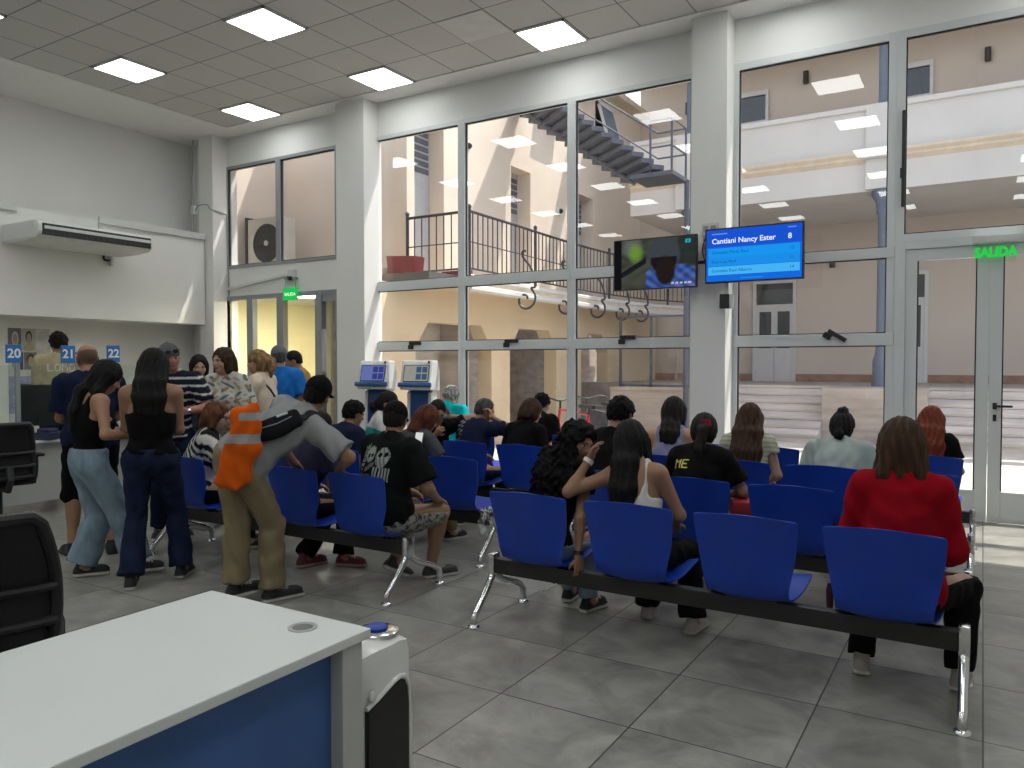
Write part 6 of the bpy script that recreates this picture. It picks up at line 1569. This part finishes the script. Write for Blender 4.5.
f = Fld(A(-.3, -.3, -.3), A(.3, .3, .3), .009, .009); f.add(rbox((0, 0, 0), (.165, .060, .040), ax2, .034), 0); f.add(ell(-ax2[1] * .020, (.13, .06, .046), ax2), .02); field_obj('body', f, CLOTH, t, solid((.010, .010, .012)))
m = MB(); o_ = nor * .042
m.tube([o_ + ax * .02 + ay * .036, o_ + ax * .09 + ay * .034], .008, 6); m.build('logo_tab', WHITE, t)
m = MB(); m.tube([o_ * 1.06 + ax * -.10 + ay * .0, o_ * 1.16 - ay * .012, o_ * 1.06 + ax * .10], .003, 5); m.build('zip', GREYALU, t)
pts = [ax * .15 + nor * .0]
for fr_ in (.3, .6, .9):   # strap over the shoulder, laid on the shirt
    tg = Vector(JK['SR'] * .55 + JK['N'] * .45 + JK['up'] * .06) - bc_; q_ = (ax * .15).lerp(tg, fr_); w_ = bvK.find_nearest(bc_ + q_); pts.append(w_[0] - bc_ + w_[1] * .012)
m = MB()
for d_ in (-.013, 0, .013): m.tube([p + ay * d_ for p in catmull(pts, 4)], .009, 6)
m.build('strap', pm('black_webbing', (.012, .012, .013), .8), t)
hp = MK @ (bc_ - ax * .17)
t = thing('work_jacket', 'orange work jacket with grey reflective band hanging from waist bag', 'jacket', (hp.x + .0, hp.y - .05, hp.z - .315), R(30))
f = Fld(A(-.3, -.25, -.06), A(.3, .25, .62), .009, .009)
f.add(rbox((-.035, 0, .155), (.100, .045, .16), (nrm(A(1, 0, -.26)), A(0, 1, 0), nrm(A(.26, 0, 1))), .042), 0); f.add(rbox((.02, .0, .34), (.090, .05, .12), np.eye(3), .045), .05); f.add(ell((.02, .01, .46), (.085, .055, .045)), .03); f.add(cap((-.05, .02, .44), (.07, .02, .49), .028, .028), .02)
f.cut((-.04, 0, .0), nrm(A(.42, 0, -1)))
f.noise(lambda P: np.sin(P[:, 0] * 60 + 5 * np.sin(P[:, 2] * 9)) * .7 + np.sin(P[:, 2] * 40 + P[:, 0] * 30) * .4, .007)
def jcol(V):
    c = np.tile(np.array((.62, .10, .008), np.float32), (len(V), 1)); c[(V[:, 2] > .28) & (V[:, 2] < .335)] = (.30, .31, .31); c[(V[:, 2] > .42) & (V[:, 2] < .46) & (V[:, 0] > .0)] = (.30, .31, .31); return c
field_obj('cloth', f, CLOTH, t, jcol)

def polo(V, J):
    a = V - J['P']; v = a @ J['up']; c = np.tile(np.array((.014, .014, .026), np.float32), (len(V), 1)); c[np.sin(v * 2 * math.pi / .062) > .72] = (.55, .55, .55); return c
person('standing person in dark striped polo shirt with sunglasses on grey cap', -6.0, 4.12, -122, fit(st_(w=1.12, lean=8, lean2=14, head=(12, 0, 8), arms={'R': [(.02, .34, 1.12), (.9, -.3, -.4), ((-.9, .3, .1), (0, -.3, -.9), .4)], 'L': [(-.10, .33, 1.10), (-.9, -.3, -.4), ((.9, .35, .0), (0, -.3, -.9), .4)]}), 1.685, .012),
       (.36, .17, .12), ('short', 'grey'), dict(name='polo_shirt', col=polo, patt=True, sleeve=.8, i=.02, neck=.06, hem=-.12, res=.0095), dict(col=DJEAN, mat=DENIM), SH_BW, capc=dict(col=(.10, .10, .11), visor=False), extras=[glasses(on_cap=True), band('L', CHROME, .92, .033, .012)])
def floral(V, J):
    a = V - J['C']; u, v, w_ = a @ J['lat'], a @ J['up'], a @ J['fw']; c = np.tile(np.array((.52, .51, .47), np.float32), (len(V), 1))
    n1 = np.sin(u * 41 + 3 * np.sin(v * 23)) * np.sin(v * 37 + 2 * np.sin(w_ * 31)); n2 = np.sin(u * 29 + 1 + w_ * 20) * np.sin(v * 51 + 3 * np.sin(u * 19))
    c[n1 > .55] = (.10, .16, .17); c[n2 > .62] = (.36, .20, .10); c[(n1 < -.72)] = (.30, .33, .18); return c
person('standing person in white floral blouse and jeans with brown bob', -5.96, 4.69, -158, fit(st_(female=True, w=.98, head=(-18, 0, 0), arms={'R': [(-.02, .28, 1.06), (.9, -.4, -.4)], 'L': [(-.14, .26, 1.05), (-.5, -.4, -.8)]}), 1.645),
       TAN3, (('bob', {'len': .085, 'wd': 1.0, 'fringe': .055}), 'brown'), dict(name='blouse', col=floral, patt=True, sleeve=.9, i=.025, cuff=.03, hem=-.14, loose=.02, res=.0095), dict(col=JEAN, mat=DENIM), SH_BW)
rB, JB = person('standing person in beige T-shirt with blonde ponytail, seen in profile', -6.07, 5.21, 112, fit(st_(female=True, w=1.05, head=(2, -4, 0), arms={'R': [(.10, .30, 1.06), (.8, -.5, -.3)], 'L': [(-.10, .32, 1.08), (-.7, -.6, -.3)]}), 1.635),
       TAN1, (('pony', {'len': .20, 'z': .045}), 'blonde'), dict(col=(.68, .57, .45), sleeve=.7, i=.018, cuff=.015, hem=-.08), dict(col=JEAN, mat=DENIM), SH_BW, extras=[cross_strap(BLACK, -1)])
person('standing person with straight dark hair behind the polo-shirted man', -7.14, 5.24, -120, fit(st_(female=True, w=1.0, head=(0, -8, 0)), 1.59), TAN3, (('bob', {'len': .07, 'wd': .9}), 'black'), dict(col=(.03, .03, .05), sleeve=.7), dict(col=BLK), SH_BW)
person('standing person with dark hair and black vest, half hidden by floral blouse', -7.48, 5.80, -100, fit(st_(w=1.0, head=(10, -6, 0)), 1.60), TAN1, ('short', 'black'), dict(name='tank_top', kind='tank', col=BLK, i=.016, strap=.14), dict(col=DJEAN), SH_BW)
person('standing person in bright blue T-shirt and grey cap, back turned', -6.46, 5.75, 52, fit(st_(w=.98, head=(8, 0, 0)), 1.71, .012), TAN2, ('short', 'greydark'), dict(col=(.015, .14, .46), sleeve=.8, i=.02, cuff=.02, hem=-.10), dict(col=BLK), SH_BW, capc=dict(col=(.13, .14, .16), visor=True))
person('standing person in mustard shirt by the corridor entrance', -6.95, 6.53, 150, fit(st_(w=1.0, head=(-10, -18, 0), arms={'L': [(-.16, .28, 1.10), (-.8, -.5, -.3)], 'R': [(.12, .28, 1.10), (.8, -.5, -.3)]}), 1.655), TAN2, ('short', 'black'), dict(col=(.38, .22, .06), sleeve=1.2, i=.02, cuff=.02, hem=-.10), dict(col=DJEAN), SH_BW)
person('person in black dress-like top standing beyond the corridor glass', -9.16, 9.32, 172, fit(st_(female=True, w=1.05, head=(0, -4, 0), arms={'L': [(.02, .24, 1.0), (-.9, -.3, -.4)], 'R': [(-.02, .25, 1.04), (.9, -.3, -.4)]}), 1.53), TAN3, (('bob', {'len': .06, 'wd': .95}), 'blonde'), dict(col=BLK, sleeve=.7, hem=-.16), dict(col=BLK), SH_BW)
def emp(V, J): return np.tile(np.array((.40, .34, .21), np.float32), (len(V), 1))
r, J = person('person in tan lettered T-shirt standing behind the counter, back turned', -8.92, 4.74, 62, fit(st_(w=.92, head=(6, -6, 0), arms={'R': [(.1, .28, 1.05), (.3, -.5, -1)], 'L': [(-.1, .28, 1.05), (-.3, -.5, -1)]}), 1.86), TAN2, ('shortcurly', 'dark'), dict(col=emp, patt=True, sleeve=.8, i=.02, cuff=.02, hem=-.1), dict(col=DJEAN), SH_BW)
decal(J, shirt_of(r), shirt_of(r), 'lettering', .02, .08, .27, .085, 96, 28, word_fn('LOMO', (.62, .62, .58)))

# --- small things people hold or keep beside them
def phone(lab, loc_, rot, scr=(.20, .28, .62)):
    t = thing('phone', lab, 'phone', loc_, 0); t.rotation_euler = rot
    m = MB(); m.box(-.037, .037, -.078, .078, -.004, .004, .003); m.build('case', BLACK, t)
    m = MB(); m.box(-.033, .033, -.072, .072, .004, .0052); m.build('screen', em('phone_screen_%d' % int(scr[0] * 100), scr, .8), t)

phone('phone with bluish screen held up by the person in white and teal', (-5.33, 5.72, .90), (R(65), 0, R(25)))
phone('white lit phone held by the person with the auburn bob', (-3.86, 4.86, .87), (R(70), 0, R(10)), (.80, .82, .80))
t = thing('papers', 'folded white papers held by the person in the floral blouse', 'papers', (-5.80, 4.42, 1.08), R(40))
m = MB(); m.prism([(-.15, -.01), (-.02, .035), (.0, .03), (.14, -.035), (.14, -.028), (.0, .042), (-.02, .047), (-.15, .0)], 'y', -.10, .10); m.build('sheet', pm('paper_white', (.62, .64, .62), .8), t)
m = MB(); m.prism([(-.14, -.03), (-.02, .01), (.12, -.05), (.12, -.045), (-.02, .018), (-.14, -.022)], 'y', -.09, .09); m.build('under_sheet', pm('paper_grey', (.30, .30, .27), .8), t)
t = thing('handbag', 'magenta and dark handbag hanging beside the floral bloused person', 'bag', (-5.96, 4.33, .60))
f = Fld(A(-.2, -.2, -.05), A(.2, .2, .6), .01, .01); f.add(rbox((0, 0, .14), (.10, .05, .14), np.eye(3), .04), 0); f.add(ell((0, -.01, .06), (.11, .06, .07)), .03)
f.noise(lambda P: np.sin(P[:, 0] * 50 + 4 * np.sin(P[:, 2] * 30)), .006)
field_obj('body', f, CLOTH, t, lambda V: np.where((V[:, 2] > .13)[:, None], np.array((.30, .02, .09)), np.array((.05, .01, .025))))
m = MB(); m.tube(catmull([(-.07, 0, .25), (-.05, .01, .42), (0, .015, .50), (.05, .01, .42), (.07, 0, .25)], 5), .008, 6); m.build('handle', BLACK, t)
t = thing('shopping_bag', 'pale grey shopping bag standing behind the zebra-print person', 'bag', (-6.02, 4.42, .0))
m = MB(); m.prism([(-.14, 0), (.14, 0), (.115, .72), (.06, .80), (-.06, .80), (-.11, .72)], 'y', -.05, .05, .015); m.build('body', pm('pale_grey_bag', (.42, .43, .42), .7, bump=.3, bscale=25), t, smooth=True)
m = MB(); m.tube(catmull([(-.05, 0, .79), (-.03, 0, .88), (.03, 0, .88), (.05, 0, .79)], 5), .006, 6); m.build('handle', pm('pale_grey_bag', (.42, .43, .42), .7), t)
# clear plastic bag hooked on the end seat of the second left bench
def film_mat():
    m, nt, out = nodes_of('clear_plastic_film'); N = nt.nodes; L = nt.links
    t_ = N.new('ShaderNodeBsdfTransparent'); b = N.new('ShaderNodeBsdfPrincipled'); b.inputs['Base Color'].default_value = (.62, .64, .64, 1); b.inputs['Roughness'].default_value = .15
    nz = N.new('ShaderNodeTexNoise'); nz.inputs['Scale'].default_value = 34; tc = N.new('ShaderNodeTexCoord'); mp = N.new('ShaderNodeMapping'); mp.inputs['Scale'].default_value = (1, 1, .25); L.new(tc.outputs['Object'], mp.inputs[0]); L.new(mp.outputs[0], nz.inputs['Vector'])
    r = N.new('ShaderNodeMapRange'); r.inputs[1].default_value = .42; r.inputs[2].default_value = .62; r.inputs[3].default_value = .04; r.inputs[4].default_value = .75; L.new(nz.outputs['Fac'], r.inputs[0])
    mx = N.new('ShaderNodeMixShader'); L.new(r.outputs[0], mx.inputs[0]); L.new(t_.outputs[0], mx.inputs[1]); L.new(b.outputs[0], mx.inputs[2]); L.new(mx.outputs[0], out.inputs[0]); return m
t = thing('plastic_bag', 'crumpled clear plastic bag hanging from end seat of the second left bench', 'bag', (-3.185, 4.86, .16))
f = Fld(A(-.14, -.18, -.03), A(.14, .18, .30), .008, .008); f.add(ell((0, 0, .11), (.06, .11, .12)), 0); f.add(cap((0, -.05, .16), (0, -.06, .235), .03, .015), .03); f.add(cap((0, .05, .16), (0, .05, .235), .03, .015), .03)
f.noise(lambda P: np.sin(P[:, 1] * 90 + 3 * np.sin(P[:, 2] * 40)) + np.sin(P[:, 2] * 60 + P[:, 0] * 80), .006); field_obj('film', f, film_mat(), t)
m = MB()
for q in (-.06, .05): m.tube(catmull([(0, q, .22), (-.02, q, .235), (-.03, q, .228)], 4), .006, 5)
m.build('handle', pm('white_film', (.6, .62, .62), .3), t)
# folded umbrella hanging at the red sweatered person's seat
t = thing('folded_umbrella', 'folded dark maroon umbrella hanging beside the red-sweatered person', 'umbrella', (-.648, 4.16, .19))
m = MB(); m.lathe([(.004, 0), (.012, .02), (.017, .09), (.019, .15), (.012, .19)], seg=12); m.build('canopy', pm('maroon_nylon', (.07, .012, .035), .6), t, smooth=True)
m = MB(); m.cyl((0, 0, .18), (0, 0, .23), .008); m.tube(catmull([(0, 0, .22), (.01, 0, .235), (.03, 0, .222)], 4), .003, 5); m.build('handle', pm('pale_pink_plastic', (.5, .35, .42), .5), t)
t = thing('floor_hatch', 'thin pale metal frame of a hatch set in the floor under the curly haired person', 'floor hatch', (-2.66, 4.52, .0))
m = MB()
for a in ((-.23, .22, -.13, -.118), (-.23, .22, .118, .13), (-.23, -.218, -.13, .13), (.208, .22, -.13, .13)): m.box(a[0], a[1], a[2], a[3], .0, .004)
m.build('frame', pm('brushed_metal', (.55, .56, .56), .35, .8), t)
m = MB(); m.box(-.217, .207, -.117, .117, .0, .0025); m.build('cover', pm('hatch_grey', (.26, .26, .25), .5), t)
